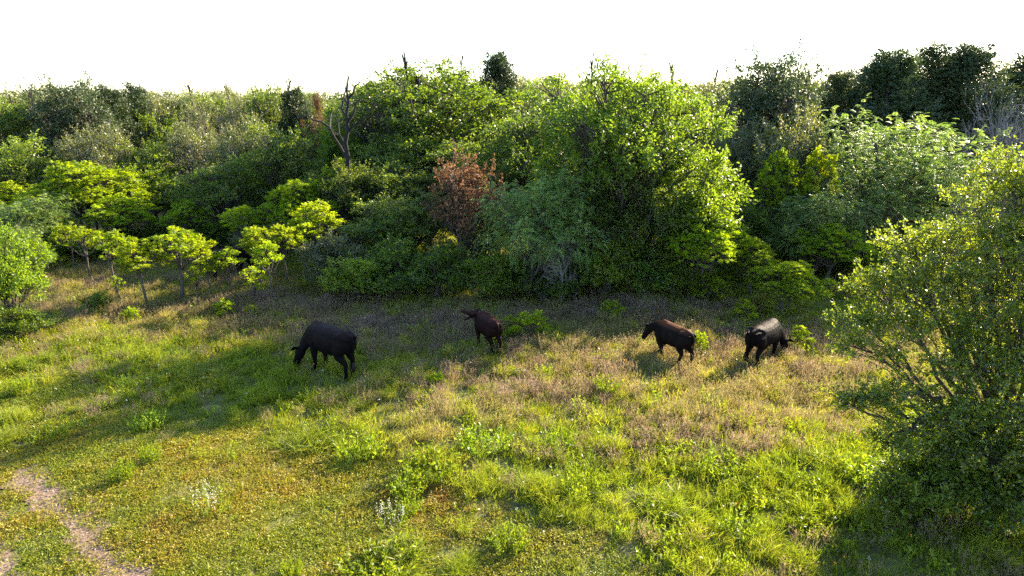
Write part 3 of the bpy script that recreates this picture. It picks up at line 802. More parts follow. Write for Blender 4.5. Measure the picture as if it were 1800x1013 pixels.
snag(612, 35.5, 138, 'black bare snag with forked limbs rising above the left wood', [
    [(610, 470), (606, 330), (611, 280), (608, 255), (614, 232), (613, 205), (618, 185), (616, 165), (621, 138)],
    [(609, 285), (598, 262), (588, 246), (580, 228), (566, 219), (552, 216), (541, 208), (528, 212)],
    [(582, 232), (574, 214), (566, 205)],
    [(612, 240), (622, 226), (634, 222), (646, 208)],
    [(614, 212), (603, 196), (604, 180), (596, 165)],
    [(617, 178), (628, 168), (631, 158), (642, 150)],
    [(613, 222), (625, 204), (630, 186), (637, 178)],
    [(608, 262), (596, 240), (594, 220), (586, 206)],
    [(618, 190), (608, 176), (610, 160)]], 0.15)
snag(464, 50, 172, 'curved dark dead branch sticking up on the left skyline', [
    [(468, 420), (465, 260), (464, 210), (461, 188), (452, 176)], [(463, 205), (470, 196), (474, 190)]], 0.15)
snag(32, 48, 165, 'thin crooked dead branch on the skyline at the far left', [
    [(26, 400), (27, 230), (28, 190), (33, 178), (32, 168)], [(28, 195), (22, 186), (20, 180)]], 0.09)

# ------------------------------------------------------------------ foreground tree at the right
def front_tree(seed, lobes, base, mat, label, leafL=0.072, nper=46):
    rng = np.random.default_rng(seed)
    wood, crown = Quads(), Quads()
    bx, by = base
    g = float(hgt(bx, by))
    t = thing('foreground_tree', label, 'tree', (bx, by, g))
    L = []
    for (px, py, D, r) in lobes:                     # a lobe seen at photo px,py and D metres off
        k = (506.5 - py) / FPX; z = CAM_H + D * (k * CP - SP) / (CP + k * SP)
        L.append((np.array([(px - 900) / FPX * depth(D, z) - bx, D - by, z - g]), r * 0.88))
    stems = []
    for s in range(4):
        f = np.array([rng.normal(-0.4, 0.5), rng.normal(0, 0.5), rng.uniform(1.5, 2.6)])
        tr = bez(np.array([rng.normal(0, 0.2), rng.normal(0, 0.2), -0.1]), np.array([rng.normal(0, 0.3), rng.normal(0, 0.3), 0.9]), f, 7, rng, 0.03)
        tube(wood, tr, np.linspace(0.13, 0.07, 7), 8); stems.append(tr)
    for e, r in L:
        s = min(stems, key=lambda q: np.linalg.norm(q[-1][:2] - e[:2]))[rng.integers(2, 7)]
        m = s * 0.5 + e * 0.5; m[2] += rng.normal(0.15, 0.2)
        lb = bez(s, m, e, 9, rng, 0.05)
        tube(wood, lb, np.linspace(0.06, 0.016, 9), 5)
        n = max(16, int(36 * (r / 0.7) ** 2))
        u = rdir(rng, n)
        cc = e + u * r * (rng.uniform(0.05, 1, n) ** 0.5)[:, None] * np.array([1.05, 1.05, 0.42])
        cc = cc[cc[:, 2] > 0.1]; n = len(cc)
        ct = rng.uniform(0, 1, n)
        for p in cc:
            a = lb[rng.integers(5, 9)]
            tube(wood, bez(a, (a + p) / 2 + rng.normal(0, 0.06, 3), p, 4), np.linspace(0.010, 0.003, 4), 3)
        # twigs with leaves along them
        for p, q in zip(cc, ct):
            for _ in range(3):
                d = unit(rng.normal(0, 1, 3) + unit(p - e) * 0.8 + np.array([0, 0, 0.25])); ln = rng.uniform(0.18, 0.42)
                tube(wood, np.array([p, p + d * ln * 0.5 + rng.normal(0, 0.02, 3), p + d * ln]), [0.005, 0.004, 0.002], 3)
                m2 = rng.poisson(nper / 3)
                tt = rng.uniform(0.0, 1.05, m2)[:, None]
                pp = p + d * ln * tt + rng.normal(0, 0.028, (m2, 3))
                leaves(crown, pp, unit(rdir(rng, m2) + d * 0.5), rng.normal(0, 0.8, (m2, 3)) + np.array([0, 0, 0.5]), leafL * rng.uniform(0.6, 1.3, m2), leafL * 0.5 * rng.uniform(0.8, 1.2, m2), 0.55 * rng.uniform(0, 1, m2) + 0.35 * q + 0.05 + 0.1 * (rng.random(m2) < 0.05))
    link('trunk', wood.mesh('trunk', M['bark'], True), t)
    link('crown', crown.mesh('crown', M[mat]), t)
    return t

front_tree(71, [
    (1790, 300, 13.5, 0.95), (1735, 350, 13.8, 0.85), (1850, 330, 13.0, 1.1), (1770, 400, 13.0, 1.0), (1690, 420, 14.0, 0.85),
    (1640, 450, 14.2, 0.75), (1590, 420, 14.6, 0.7), (1740, 470, 12.8, 1.0), (1830, 440, 12.4, 1.1), (1680, 500, 13.2, 0.9),
    (1600, 490, 13.8, 0.8), (1545, 500, 14.2, 0.75), (1520, 560, 13.8, 0.7), (1585, 560, 13.4, 0.8), (1660, 570, 12.8, 0.85),
    (1740, 560, 12.4, 0.95), (1820, 540, 12.0, 1.0), (1500, 610, 13.2, 0.45), (1560, 625, 12.8, 0.4),
    (1730, 640, 12.0, 0.85), (1800, 630, 11.8, 0.9), (1660, 655, 12.0, 0.6), (1590, 690, 11.8, 0.5), (1525, 700, 11.8, 0.42), (1490, 708, 11.9, 0.22),
    (1640, 725, 11.5, 0.6), (1710, 720, 11.5, 0.75), (1790, 710, 11.3, 0.9), (1590, 760, 11.3, 0.4), (1560, 772, 11.4, 0.25), (1660, 790, 11.3, 0.55),
    (1740, 790, 11.2, 0.75), (1810, 790, 11.2, 0.85), (1690, 850, 11.3, 0.65), (1620, 850, 11.4, 0.6), (1760, 860, 11.2, 0.75), (1820, 870, 11.1, 0.8), (1570, 880, 11.6, 0.35),
    (1900, 420, 12.5, 1.2), (1900, 560, 12.0, 1.2), (1900, 700, 11.5, 1.2), (1900, 830, 11.3, 1.1)],
    (9.6, 11.9), 'front_oak', 'large dark foreground tree filling the right edge of the picture')

# ------------------------------------------------------------------ grass, dry grass and turf (uncountable: stuff)
M['blade'] = foliage_mat('grass_blade', [(0.0, (0.065, 0.105, 0.010)), (0.35, (0.15, 0.185, 0.012)), (0.6, (0.22, 0.22, 0.022)), (0.8, (0.27, 0.22, 0.06)), (1.0, (0.30, 0.21, 0.12))], 0.5, 1.5, (1, 1, 0.5), rough=0.5, spec=0.25, inst=True, vary=0.1)
M['dry'] = foliage_mat('dry_grass_blade', [(0.0, (0.150, 0.155, 0.034)), (0.4, (0.200, 0.165, 0.066)), (0.75, (0.190, 0.132, 0.090)), (1.0, (0.27, 0.195, 0.150))], 0.5, 1.3, (1, 0.95, 0.85), rough=0.6, spec=0.2, inst=True, vary=0.1)
M['turf'] = foliage_mat('turf_leaf', [(0.0, (0.09, 0.135, 0.010)), (0.4, (0.185, 0.20, 0.012)), (0.65, (0.24, 0.195, 0.018)), (0.85, (0.25, 0.145, 0.025)), (1.0, (0.24, 0.09, 0.025))], 0.42, 1.4, (1, 1, 0.5), rough=0.5, spec=0.25, inst=True, vary=0.1)
M['forb'] = foliage_mat('forb_leaf', [(0.0, (0.06, 0.10, 0.007)), (0.5, (0.14, 0.185, 0.009)), (1.0, (0.24, 0.26, 0.018))], 0.5, 1.6, (1, 1, 0.4), rough=0.45, spec=0.3, inst=True, vary=0.1)

def blades(acc, rng, n, R, h, w, lean=0.35, two=False):
    a = rng.uniform(0, 6.28, n); r = R * np.sqrt(rng.uniform(0, 1, n))
    c = np.stack([r * np.cos(a), r * np.sin(a), np.full(n, -0.02)], -1)
    d = unit(np.stack([rng.normal(0, lean, n), rng.normal(0, lean, n), np.ones(n)], -1) + 0.25 * lean * c / (R + 1e-6) * np.array([1, 1, 0]))
    L = h * rng.uniform(0.5, 1.15, n)
    nn = rng.normal(size=(n, 3)) * np.array([1, 1, 0.2])
    tint = rng.uniform(0, 1, n)
    leaves(acc, c, d, nn, L, w * rng.uniform(0.7, 1.3, n), tint)
    if two:   # bent tips
        dd = unit(d + np.stack([rng.normal(0, 0.8, n), rng.normal(0, 0.8, n), -0.3 * np.ones(n)], -1))
        leaves(acc, c + d * L[:, None] * 0.6, dd, nn, L * 0.6, w * 0.8, tint)

def seedy(acc, rng, n, R, h):
    a = rng.uniform(0, 6.28, n); r = R * np.sqrt(rng.uniform(0, 1, n))
    c = np.stack([r * np.cos(a), r * np.sin(a), np.full(n, -0.02)], -1)
    d = unit(np.stack([rng.normal(0, 0.28, n), rng.normal(0, 0.28, n), np.ones(n)], -1))
    L = h * rng.uniform(0.6, 1.15, n); t = rng.uniform(0, 1, n)
    leaves(acc, c, d, rng.normal(size=(n, 3)), L, 0.008, t)
    for k in range(4):
        p = c + d * (L * rng.uniform(0.62, 1.0, n))[:, None]
        leaves(acc, p, d * 0.9 + rng.normal(0, 0.45, (n, 3)), rng.normal(size=(n, 3)), rng.uniform(0.04, 0.09, n), 0.014, t + 0.2)

def forby(acc, rng, n, R, h, lL):
    a = rng.uniform(0, 6.28, n); r = R * np.sqrt(rng.uniform(0, 1, n))
    c = np.stack([r * np.cos(a), r * np.sin(a), np.full(n, -0.02)], -1)
    d = unit(np.stack([0.5 * c[:, 0] / R + rng.normal(0, 0.15, n), 0.5 * c[:, 1] / R + rng.normal(0, 0.15, n), np.ones(n)], -1))
    L = h * rng.uniform(0.55, 1.1, n)
    leaves(acc, c, d, rng.normal(size=(n, 3)), L, 0.012, 0.3)
    for k in range(9):
        p = c + d * (L * rng.uniform(0.2, 1.0, n))[:, None]
        leaves(acc, p, d * 0.5 + rng.normal(0, 0.7, (n, 3)) + np.array([0, 0, 0.2]), rng.normal(0, 0.7, (n, 3)) + np.array([0, 0, 0.7]), lL * rng.uniform(0.6, 1.3, n), lL * 0.42, rng.uniform(0, 1, n))

def rosette(acc, rng, n, R, lL):
    a = rng.uniform(0, 6.28, n); r = R * np.sqrt(rng.uniform(0, 1, n))
    c = np.stack([r * np.cos(a), r * np.sin(a), rng.uniform(-0.01, 0.05, n)], -1)
    b = rng.uniform(0, 6.28, n); e = rng.uniform(0.05, 1.0, n)
    d = np.stack([np.cos(b) * np.cos(e), np.sin(b) * np.cos(e), np.sin(e)], -1)
    leaves(acc, c, d, rng.normal(0, 0.5, (n, 3)) + np.array([0, 0, 1.0]), lL * rng.uniform(0.5, 1.4, n), lL * 0.5, rng.uniform(0, 1, n))

def make_set(fn, count, seed, mat, name):
    out = []
    for i in range(count):
        acc = Quads(); fn(acc, np.random.default_rng(seed + i)); out.append(acc.mesh('%s_%d' % (name, i), M[mat]))
    return out

S_short = make_set(lambda a, r: blades(a, r, 34, 0.16, 0.20, 0.012, 0.5), 4, 200, 'blade', 'short_tuft')
S_tall = make_set(lambda a, r: blades(a, r, 40, 0.13, 0.42, 0.012, 0.33, True), 4, 210, 'blade', 'tall_tuft')
S_dry = make_set(lambda a, r: (seedy(a, r, 16, 0.18, 0.40), blades(a, r, 26, 0.18, 0.26, 0.011, 0.5)), 4, 220, 'dry', 'dry_tuft')
S_forb = make_set(lambda a, r: forby(a, r, 9, 0.14, 0.32, 0.07), 4, 230, 'forb', 'forb')
S_turf = make_set(lambda a, r: rosette(a, r, 64, 0.15, 0.038), 5, 240, 'turf', 'turf_patch')

F_X = [-400, 0, 150, 300, 560, 700, 850, 1000, 1150, 1300]
F_Y = [600, 655, 690, 735, 742, 812, 880, 950, 1030, 1200]

def zones(x, y):
    u, v = pix(x, y)
    mow = (v - np.interp(u, F_X, F_Y)) / 45.0 + 0.9 * smooth_noise(x, y, 31, 1.1)
    def blob(cu, cv, ru, rv): return np.exp(-((u - cu) / ru) ** 2 - ((v - cv) / rv) ** 2)
    dry = (0.9 * blob(1150, 650, 330, 70) + 0.8 * blob(1390, 700, 170, 90) + 0.55 * blob(800, 725, 190, 50) + 1.1 * blob(930, 570, 380, 45) + 1.0 * blob(330, 555, 330, 50)
           + 0.9 * blob(130, 490, 170, 40) + 0.5 * blob(1250, 770, 200, 50) + 0.45 * blob(1150, 960, 140, 60) + 0.6 * blob(780, 780, 120, 35) + 0.4 * blob(1600, 640, 120, 60))
    green = (0.8 * blob(1420, 850, 260, 80) + 0.6 * blob(1600, 800, 180, 120) + 0.6 * blob(200, 620, 160, 40) + 0.5 * blob(400, 690, 200, 40) + 0.5 * blob(1050, 800, 260, 60) + 0.6 * blob(1400, 960, 250, 60))
    return u, v, mow, dry, green

def scatter(seed, n, ymin, ymax):
    r = np.random.default_rng(seed)
    y = ymin + (ymax - ymin) * r.uniform(0, 1, n)
    w = 0.80 * y + 4.5
    k = r.uniform(0, 1, n) < w / (0.80 * ymax + 4.5)
    y, w = y[k], w[k]
    x = r.uniform(-1, 1, len(y)) * w
    return r, x, y

def lay(name, label, meshes, seed, n, ymin, ymax, prob, scale, hue, cat):
    r, x, y = scatter(seed, n, ymin, ymax)
    u, v, mow, dry, green = zones(x, y)
    fine = smooth_noise(x, y, seed + 1, 2.2); big = smooth_noise(x, y, seed + 2, 0.7)
    k = (r.uniform(0, 1, len(x)) < prob(mow, dry, green, fine, big)) & (rut_mask(x, y) > 0.62 + 0.42 * r.normal(size=len(x)))
    x, y, mow, dry, green, fine, big = (q[k] for q in (x, y, mow, dry, green, fine, big)); n = len(x)
    sc = scale(mow, dry, green, fine, big) * r.uniform(0.7, 1.3, n)
    rot = np.stack([r.normal(0, 0.08, n), r.normal(0, 0.08, n), r.uniform(0, 6.28, n)], -1)
    o = instancer(name, source_collection(name + '_source', meshes), np.stack([x, y, hgt(x, y)], -1), r.integers(0, len(meshes), n), rot,
                  np.stack([sc * r.uniform(0.9, 1.2, n), sc * r.uniform(0.9, 1.2, n), sc * r.uniform(0.8, 1.2, n)], -1), np.clip(hue(mow, dry, green, fine, big) + r.normal(0, 0.06, n), 0, 1))
    o['label'] = label; o['category'] = cat

    return o

sig = lambda q: 1 / (1 + np.exp(-np.clip(q, -30, 30)))
lay('turf', 'short yellowish turf of low weeds beside the dirt track', S_turf, 300, 60000, 6.5, 22, lambda m, d, g, f, b: sig(m * 3) * 0.95, lambda m, d, g, f, b: 1.0 + 0.15 * f, lambda m, d, g, f, b: 0.46 + 0.24 * b + 0.17 * f, 'turf')
lay('short_grass', 'short green and yellow grass covering the pasture', S_short, 310, 75000, 6.5, 42, lambda m, d, g, f, b: (0.25 + 0.75 * sig(-m * 3)) * (0.55 + 0.2 * f), lambda m, d, g, f, b: 0.75 + 0.45 * sig(-m * 3) + 0.2 * g, lambda m, d, g, f, b: 0.41 + 0.16 * b + 0.32 * np.minimum(d, 1) - 0.2 * g, 'grass')
lay('tall_grass', 'taller bright grass tufts in the meadow', S_tall, 320, 60000, 6.5, 38, lambda m, d, g, f, b: sig(-m * 3) * np.clip(0.12 + 0.35 * g + 0.25 * f - 0.15 * d, 0.02, 1), lambda m, d, g, f, b: 0.75 + 0.2 * f, lambda m, d, g, f, b: 0.38 + 0.14 * f - 0.1 * g + 0.2 * d, 'grass')
lay('dry_grass', 'dry brownish seeding grass across the middle of the pasture', S_dry, 330, 60000, 6.5, 40, lambda m, d, g, f, b: sig(-m * 3) * np.clip(0.08 + 0.62 * d + 0.34 * b + 0.22 * f - 0.3 * g, 0.01, 1), lambda m, d, g, f, b: 0.85 + 0.1 * f, lambda m, d, g, f, b: 0.45 + 0.3 * b + 0.1 * d, 'grass')
lay('low_weeds', 'leafy low weeds growing among the meadow grass', S_forb, 340, 46000, 6.5, 36, lambda m, d, g, f, b: sig(-m * 2 + 0.5) * np.clip(0.10 + 0.28 * g + 0.35 * f - 0.10 * d, 0.0, 1), lambda m, d, g, f, b: 0.8 + 0.2 * f, lambda m, d, g, f, b: 0.5 + 0.2 * f + 0.1 * b, 'weeds')

# ------------------------------------------------------------------ single clumps and plants in the foreground
M['clump'] = foliage_mat('clump_leaf', [(0.0, (0.06, 0.10, 0.007)), (0.5, (0.135, 0.185, 0.009)), (1.0, (0.22, 0.26, 0.016))], 0.5, 1.6, (1, 1, 0.4), rough=0.45, spec=0.3, vary=0.12)
M['clump_grass'] = foliage_mat('clump_grass', [(0.0, (0.07, 0.11, 0.010)), (0.6, (0.155, 0.185, 0.014)), (1.0, (0.25, 0.24, 0.04))], 0.5, 1.6, (1, 1, 0.4), rough=0.45, spec=0.3, vary=0.12)
M['petal_white'] = foliage_mat('petal_white', [(0.0, (0.55, 0.55, 0.42)), (1.0, (0.8, 0.8, 0.72))], 0.4, 1.0, (1, 1, 1), rough=0.6, spec=0.2, vary=0.03)
M['petal_orange'] = foliage_mat('petal_orange', [(0.0, (0.75, 0.20, 0.02)), (1.0, (0.85, 0.42, 0.03))], 0.4, 1.0, (1, 1, 1), rough=0.6, spec=0.2, vary=0.03)

def clump_mesh(seed, kind):
    r = np.random.default_rng(seed); a = Quads()
    if kind == 'grass':
        [blades(a, r, 70, r.uniform(0.08, 0.2), r.uniform(0.3, 0.55), 0.011, 0.5, True) or a.v.__setitem__(slice(-2, None), [v + np.array([ox, oy, 0], np.float32) for v in a.v[-2:]]) for ox, oy in r.normal(0, 0.2, (7, 2))]
        return a.mesh('grass_clump', M['clump_grass'])
    if kind == 'weed':
        forby(a, r, 75, 0.36, 0.46, 0.075)
        return a.mesh('weed_clump', M['clump'])
    if kind == 'leafy':
        forby(a, r, 95, 0.42, 0.50, 0.085); rosette(a, r, 300, 0.45, 0.09)
        return a.mesh('leafy_plant', M['clump'])

CL = {('grass', i): clump_mesh(400 + i, 'grass') for i in range(3)}
CL.update({('weed', i): clump_mesh(410 + i, 'weed') for i in range(3)})
CL.update({('leafy', i): clump_mesh(420 + i, 'leafy') for i in range(2)})
CLH = {'grass': (0.55, 0.95), 'weed': (0.46, 0.95), 'leafy': (0.5, 1.05)}
cr = np.random.default_rng(55)
for kind, px, base, hpx, wpx, lab in (
        ('weed', 632, 806, 48, 78, 'rounded green weed clump left of the middle foreground'),
        ('weed', 758, 835, 52, 100, 'broad pale green weed clump with dry grass behind it'),
        ('grass', 935, 868, 50, 90, 'dark based grass clump in the middle foreground'),
        ('weed', 1022, 872, 50, 70, 'green weed clump right of the dark based grass clump'),
        ('grass', 550, 780, 45, 100, 'wide dark grass clump left of the rounded weed clump'),
        ('grass', 35, 738, 38, 66, 'dark grass clump at the left edge below the tree shadow'),
        ('grass', 15, 770, 30, 60, 'grass clump cut by the left edge'),
        ('weed', 90, 772, 30, 70, 'low weed clump right of the grass clump at the left edge'),
        ('weed', 262, 752, 34, 54, 'pale green weed clump under the tip of the tree shadow'),
        ('weed', 268, 810, 34, 38, 'small upright weed clump on the turf, right one of a pair'),
        ('weed', 215, 845, 38, 44, 'small upright weed clump on the turf, left one of a pair'),
        ('weed', 716, 868, 42, 66, 'weed clump casting a dark shadow left of the middle'),
        ('grass', 695, 975, 48, 140, 'long grass clump above the leafy plant at the bottom'),
        ('leafy', 668, 1012, 52, 130, 'dark leafy plant at the bottom edge of the picture'),
        ('leafy', 512, 1012, 30, 38, 'little dark leafy plant at the bottom edge, far from the others'),
        ('grass', 805, 1000, 40, 70, 'grass clump at the bottom right of the leafy plant'),
        ('weed', 895, 968, 42, 70, 'green weed clump on the brown turf below the middle'),
        ('weed', 718, 905, 36, 40, 'small weed clump with pale flowers beside it'),
        ('weed', 850, 790, 38, 90, 'yellow green weed clump at the edge of the brown grass'),
        ('grass', 70, 642, 32, 62, 'grass clump on the hillside below the left edge tree'),
        ('weed', 38, 690, 34, 48, 'yellow weed clump near the left edge above the grass clump'),
        ('grass', 340, 672, 36, 110, 'bright grass clump lying in the tree shadow'),
        ('grass', 295, 640, 26, 80, 'grass clump at the upper rim of the tree shadow'),
        ('weed', 1065, 690, 30, 50, 'dark weed clump among the brown grass below the walking cow'),
        ('grass', 1180, 905, 60, 110, 'tall bright grass clump right of the middle foreground'),
        ('weed', 1300, 945, 46, 80, 'green weed clump left of the shade at the lower right'),
        ('grass', 1350, 988, 55, 90, 'dark grass clump at the edge of the lower right shade'),
        ('weed', 1600, 905, 60, 130, 'bright leafy clump left of the foreground tree foot'),
        ('weed', 1530, 850, 50, 100, 'bright weed clump below the drooping branch of the foreground tree'),
        ('grass', 1450, 820, 42, 90, 'yellow grass clump in the sunlit meadow left of the foreground tree'),
        ('weed', 980, 790, 34, 60, 'green weed clump between the brown grass and the dark based clump'),
        ('weed', 880, 600, 22, 30, 'small green weed right behind the calf'),
        ('grass', 1000, 905, 36, 70, 'low grass clump below the weed clump in the middle'),
        ('weed', 1260, 830, 38, 80, 'green weed clump in the sunny meadow below the right cattle')):
    x, y = ground(px, base)
    s = depth(y, 0.2) / FPX
    H, W = CLH[kind]
    o = link({'grass': 'grass_clump', 'weed': 'weed_clump', 'leafy': 'leafy_plant'}[kind], CL[(kind, int(cr.integers(3 if kind != 'leafy' else 2)))], None, (x, y, float(hgt(x, y))))
    o.rotation_euler = (0, 0, cr.uniform(0, 6.28)); o.scale = (wpx * s / W, wpx * s / W, (0.85 if kind == 'grass' else 1.0) * hpx * s / H)
    tag(o, lab, 'grass clump' if kind == 'grass' else 'plant', 'clumps in the foreground pasture')

# flowering plants with white spikes
def flower_plant(px, base, hpx, label):
    x, y = ground(px, base); s = depth(y, 0.2) / FPX; h = hpx * s
    r = np.random.default_rng(int(px))
    t = thing('flowering_plant', label, 'plant', (x, y, float(hgt(x, y))), group='white flowering plants')
    a = Quads(); forby(a, r, 26, 0.26, h, 0.06); link('foliage', a.mesh('foliage', M['clump']), t)
    b = Quads(); n = 22
    ang = r.uniform(0, 6.28, n); rr = 0.28 * np.sqrt(r.uniform(0, 1, n))
    for k in range(9):
        z = h * (0.5 + 0.06 * k) * r.uniform(0.9, 1.05, n)
        leaves(b, np.stack([rr * np.cos(ang) * 1.2, rr * np.sin(ang) * 1.2, z], -1) + r.normal(0, 0.01, (n, 3)), rdir(r, n) + np.array([0, 0, 0.5]), r.normal(size=(n, 3)), 0.026, 0.012, r.uniform(0, 1, n))
    link('blossoms', b.mesh('blossoms', M['petal_white']), t)

flower_plant(372, 905, 62, 'plant with white flower spikes on the turf at the lower left')
flower_plant(690, 925, 40, 'white flowering plant left of the small weed clump near the bottom')

fr = np.random.default_rng(12)
fa = Quads(); fb = Quads()
_, fx, fy = scatter(99, 700, 7, 24)
for acc, sel in ((fa, slice(0, 260)), (fb, slice(260, 340))):
    x, y = fx[sel], fy[sel]; n = len(x)
    k = zones(x, y)[2] < 0.8
    x, y = x[k], y[k]; n = len(x)
    p = np.stack([x, y, hgt(x, y) + fr.uniform(0.18, 0.42, n)], -1)
    for q in range(5):
        leaves(acc, p + fr.normal(0, 0.006, (n, 3)), rdir(fr, n) + np.array([0, 0, 0.3]), fr.normal(size=(n, 3)) + np.array([0, 0, 1]), 0.03, 0.022, fr.uniform(0, 1, n))
for acc, nm, lab in ((fa, 'petal_white', 'tiny white wildflowers dotted through the meadow'), (fb, 'petal_orange', 'few orange wildflowers dotted through the meadow')):
    tag(link('wildflowers', acc.mesh('wildflowers', M[nm])), lab, 'wildflowers', kind='stuff')

# ------------------------------------------------------------------ cattle
def coat(name, dark, mid, top, top_amt):
    m, nt, out = new_mat(name); L = nt.links.new
    tc = nt.nodes.new('ShaderNodeTexCoord'); nz = nt.nodes.new('ShaderNodeTexNoise'); nz.inputs['Scale'].default_value = 4; nz.inputs['Detail'].default_value = 6
    r = ramp(nt, [(0.35, dark), (0.7, mid)])
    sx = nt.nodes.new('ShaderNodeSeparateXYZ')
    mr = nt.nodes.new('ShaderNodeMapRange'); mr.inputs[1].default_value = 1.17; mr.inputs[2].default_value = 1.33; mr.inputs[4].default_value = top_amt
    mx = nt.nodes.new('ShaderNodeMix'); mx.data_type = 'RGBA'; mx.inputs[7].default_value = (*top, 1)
    p = nt.nodes.new('ShaderNodeBsdfPrincipled'); p.inputs['Roughness'].default_value = 0.55; p.inputs['Specular IOR Level'].default_value = 0.030; p.inputs['Specular Tint'].default_value = (1.0, 0.62, 0.48, 1)
    hz = nt.nodes.new('ShaderNodeTexNoise'); hz.inputs['Scale'].default_value = 9; hz.inputs['Detail'].default_value = 9; hz.inputs['Roughness'].default_value = 0.7
    mp = nt.nodes.new('ShaderNodeMapping'); mp.inputs['Scale'].default_value = (1, 1, 0.3)
    bp = nt.nodes.new('ShaderNodeBump'); bp.inputs['Strength'].default_value = 0.7; bp.inputs['Distance'].default_value = 0.05
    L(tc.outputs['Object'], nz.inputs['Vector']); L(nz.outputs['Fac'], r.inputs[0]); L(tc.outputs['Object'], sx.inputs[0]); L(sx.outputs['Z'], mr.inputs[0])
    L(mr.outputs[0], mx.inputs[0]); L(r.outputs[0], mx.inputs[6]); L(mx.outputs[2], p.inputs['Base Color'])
    L(tc.outputs['Object'], mp.inputs[0]); L(mp.outputs[0], hz.inputs['Vector']); L(hz.outputs['Fac'], bp.inputs['Height']); L(bp.outputs[0], p.inputs['Normal'])
    L(p.outputs[0], out.inputs[0])
    return m

def plain(name, col, rough=0.5):
    return noise_mat(name, [(0.3, tuple(q * 0.75 for q in col)), (0.7, col)], 20, 4, rough, 0.1)

M['coat_black'] = coat('coat_black', (0.0035, 0.003, 0.0035), (0.007, 0.0055, 0.006), (0.030, 0.018, 0.015), 0.7)  # brown topline paints a reddish highlight onto the black back
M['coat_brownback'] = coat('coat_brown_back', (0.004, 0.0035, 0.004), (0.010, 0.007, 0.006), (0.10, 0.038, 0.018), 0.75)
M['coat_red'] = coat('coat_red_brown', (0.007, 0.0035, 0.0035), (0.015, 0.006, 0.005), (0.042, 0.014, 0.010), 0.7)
M['horn'] = plain('hoof_horn', (0.03, 0.025, 0.022)); M['eye'] = plain('eye_dark', (0.01, 0.008, 0.008), 0.1)
M['tag_yellow'] = plain('ear_tag_yellow', (0.75, 0.52, 0.03)); M['hair'] = plain('tail_hair', (0.010, 0.008, 0.008), 0.7)
M['mouth'] = plain('mouth_inside', (0.16, 0.10, 0.10), 0.4)

def loft(bm, pts, a, b, side=(0, 1, 0), n=14):
    """closed elliptical tube: a = half width along side, b = half height across it"""
    pts = np.asarray(pts, float); t = unit(np.gradient(pts, axis=0))
    s = unit(np.asarray(side, float) - t * (t @ np.asarray(side, float))[:, None]); u = np.cross(t, s)
    ang = np.arange(n) * 2 * math.pi / n
    rings = []
    for i in range(len(pts)):
        rings.append([bm.verts.new(pts[i] + s[i] * a[i] * math.cos(q) + u[i] * b[i] * math.sin(q)) for q in ang])
    for r0, r1 in zip(rings[:-1], rings[1:]):
        for j in range(n):
            bm.faces.new((r0[j], r0[(j + 1) % n], r1[(j + 1) % n], r1[j]))
    bm.faces.new(rings[0][::-1]); bm.faces.new(rings[-1])

import bmesh

def finish(bm, name, mat, voxel=None, smooth=0):
    bmesh.ops.recalc_face_normals(bm, faces=bm.faces)
    me = bpy.data.meshes.new(name); bm.to_mesh(me); bm.free()
    if voxel:
        tmp = bpy.data.objects.new(name, me); COL.objects.link(tmp)
        r = tmp.modifiers.new('r', 'REMESH'); r.mode = 'VOXEL'; r.voxel_size = voxel
        if smooth:
            s = tmp.modifiers.new('s', 'SMOOTH'); s.factor = 0.5; s.iterations = smooth
        dg = bpy.context.evaluated_depsgraph_get()
        me2 = bpy.data.meshes.new_from_object(tmp.evaluated_get(dg)); me2.name = name
        bpy.data.objects.remove(tmp); bpy.data.meshes.remove(me); me = me2
    me.polygons.foreach_set('use_smooth', np.ones(len(me.polygons), bool))
    me.materials.clear(); me.materials.append(mat)
    return me

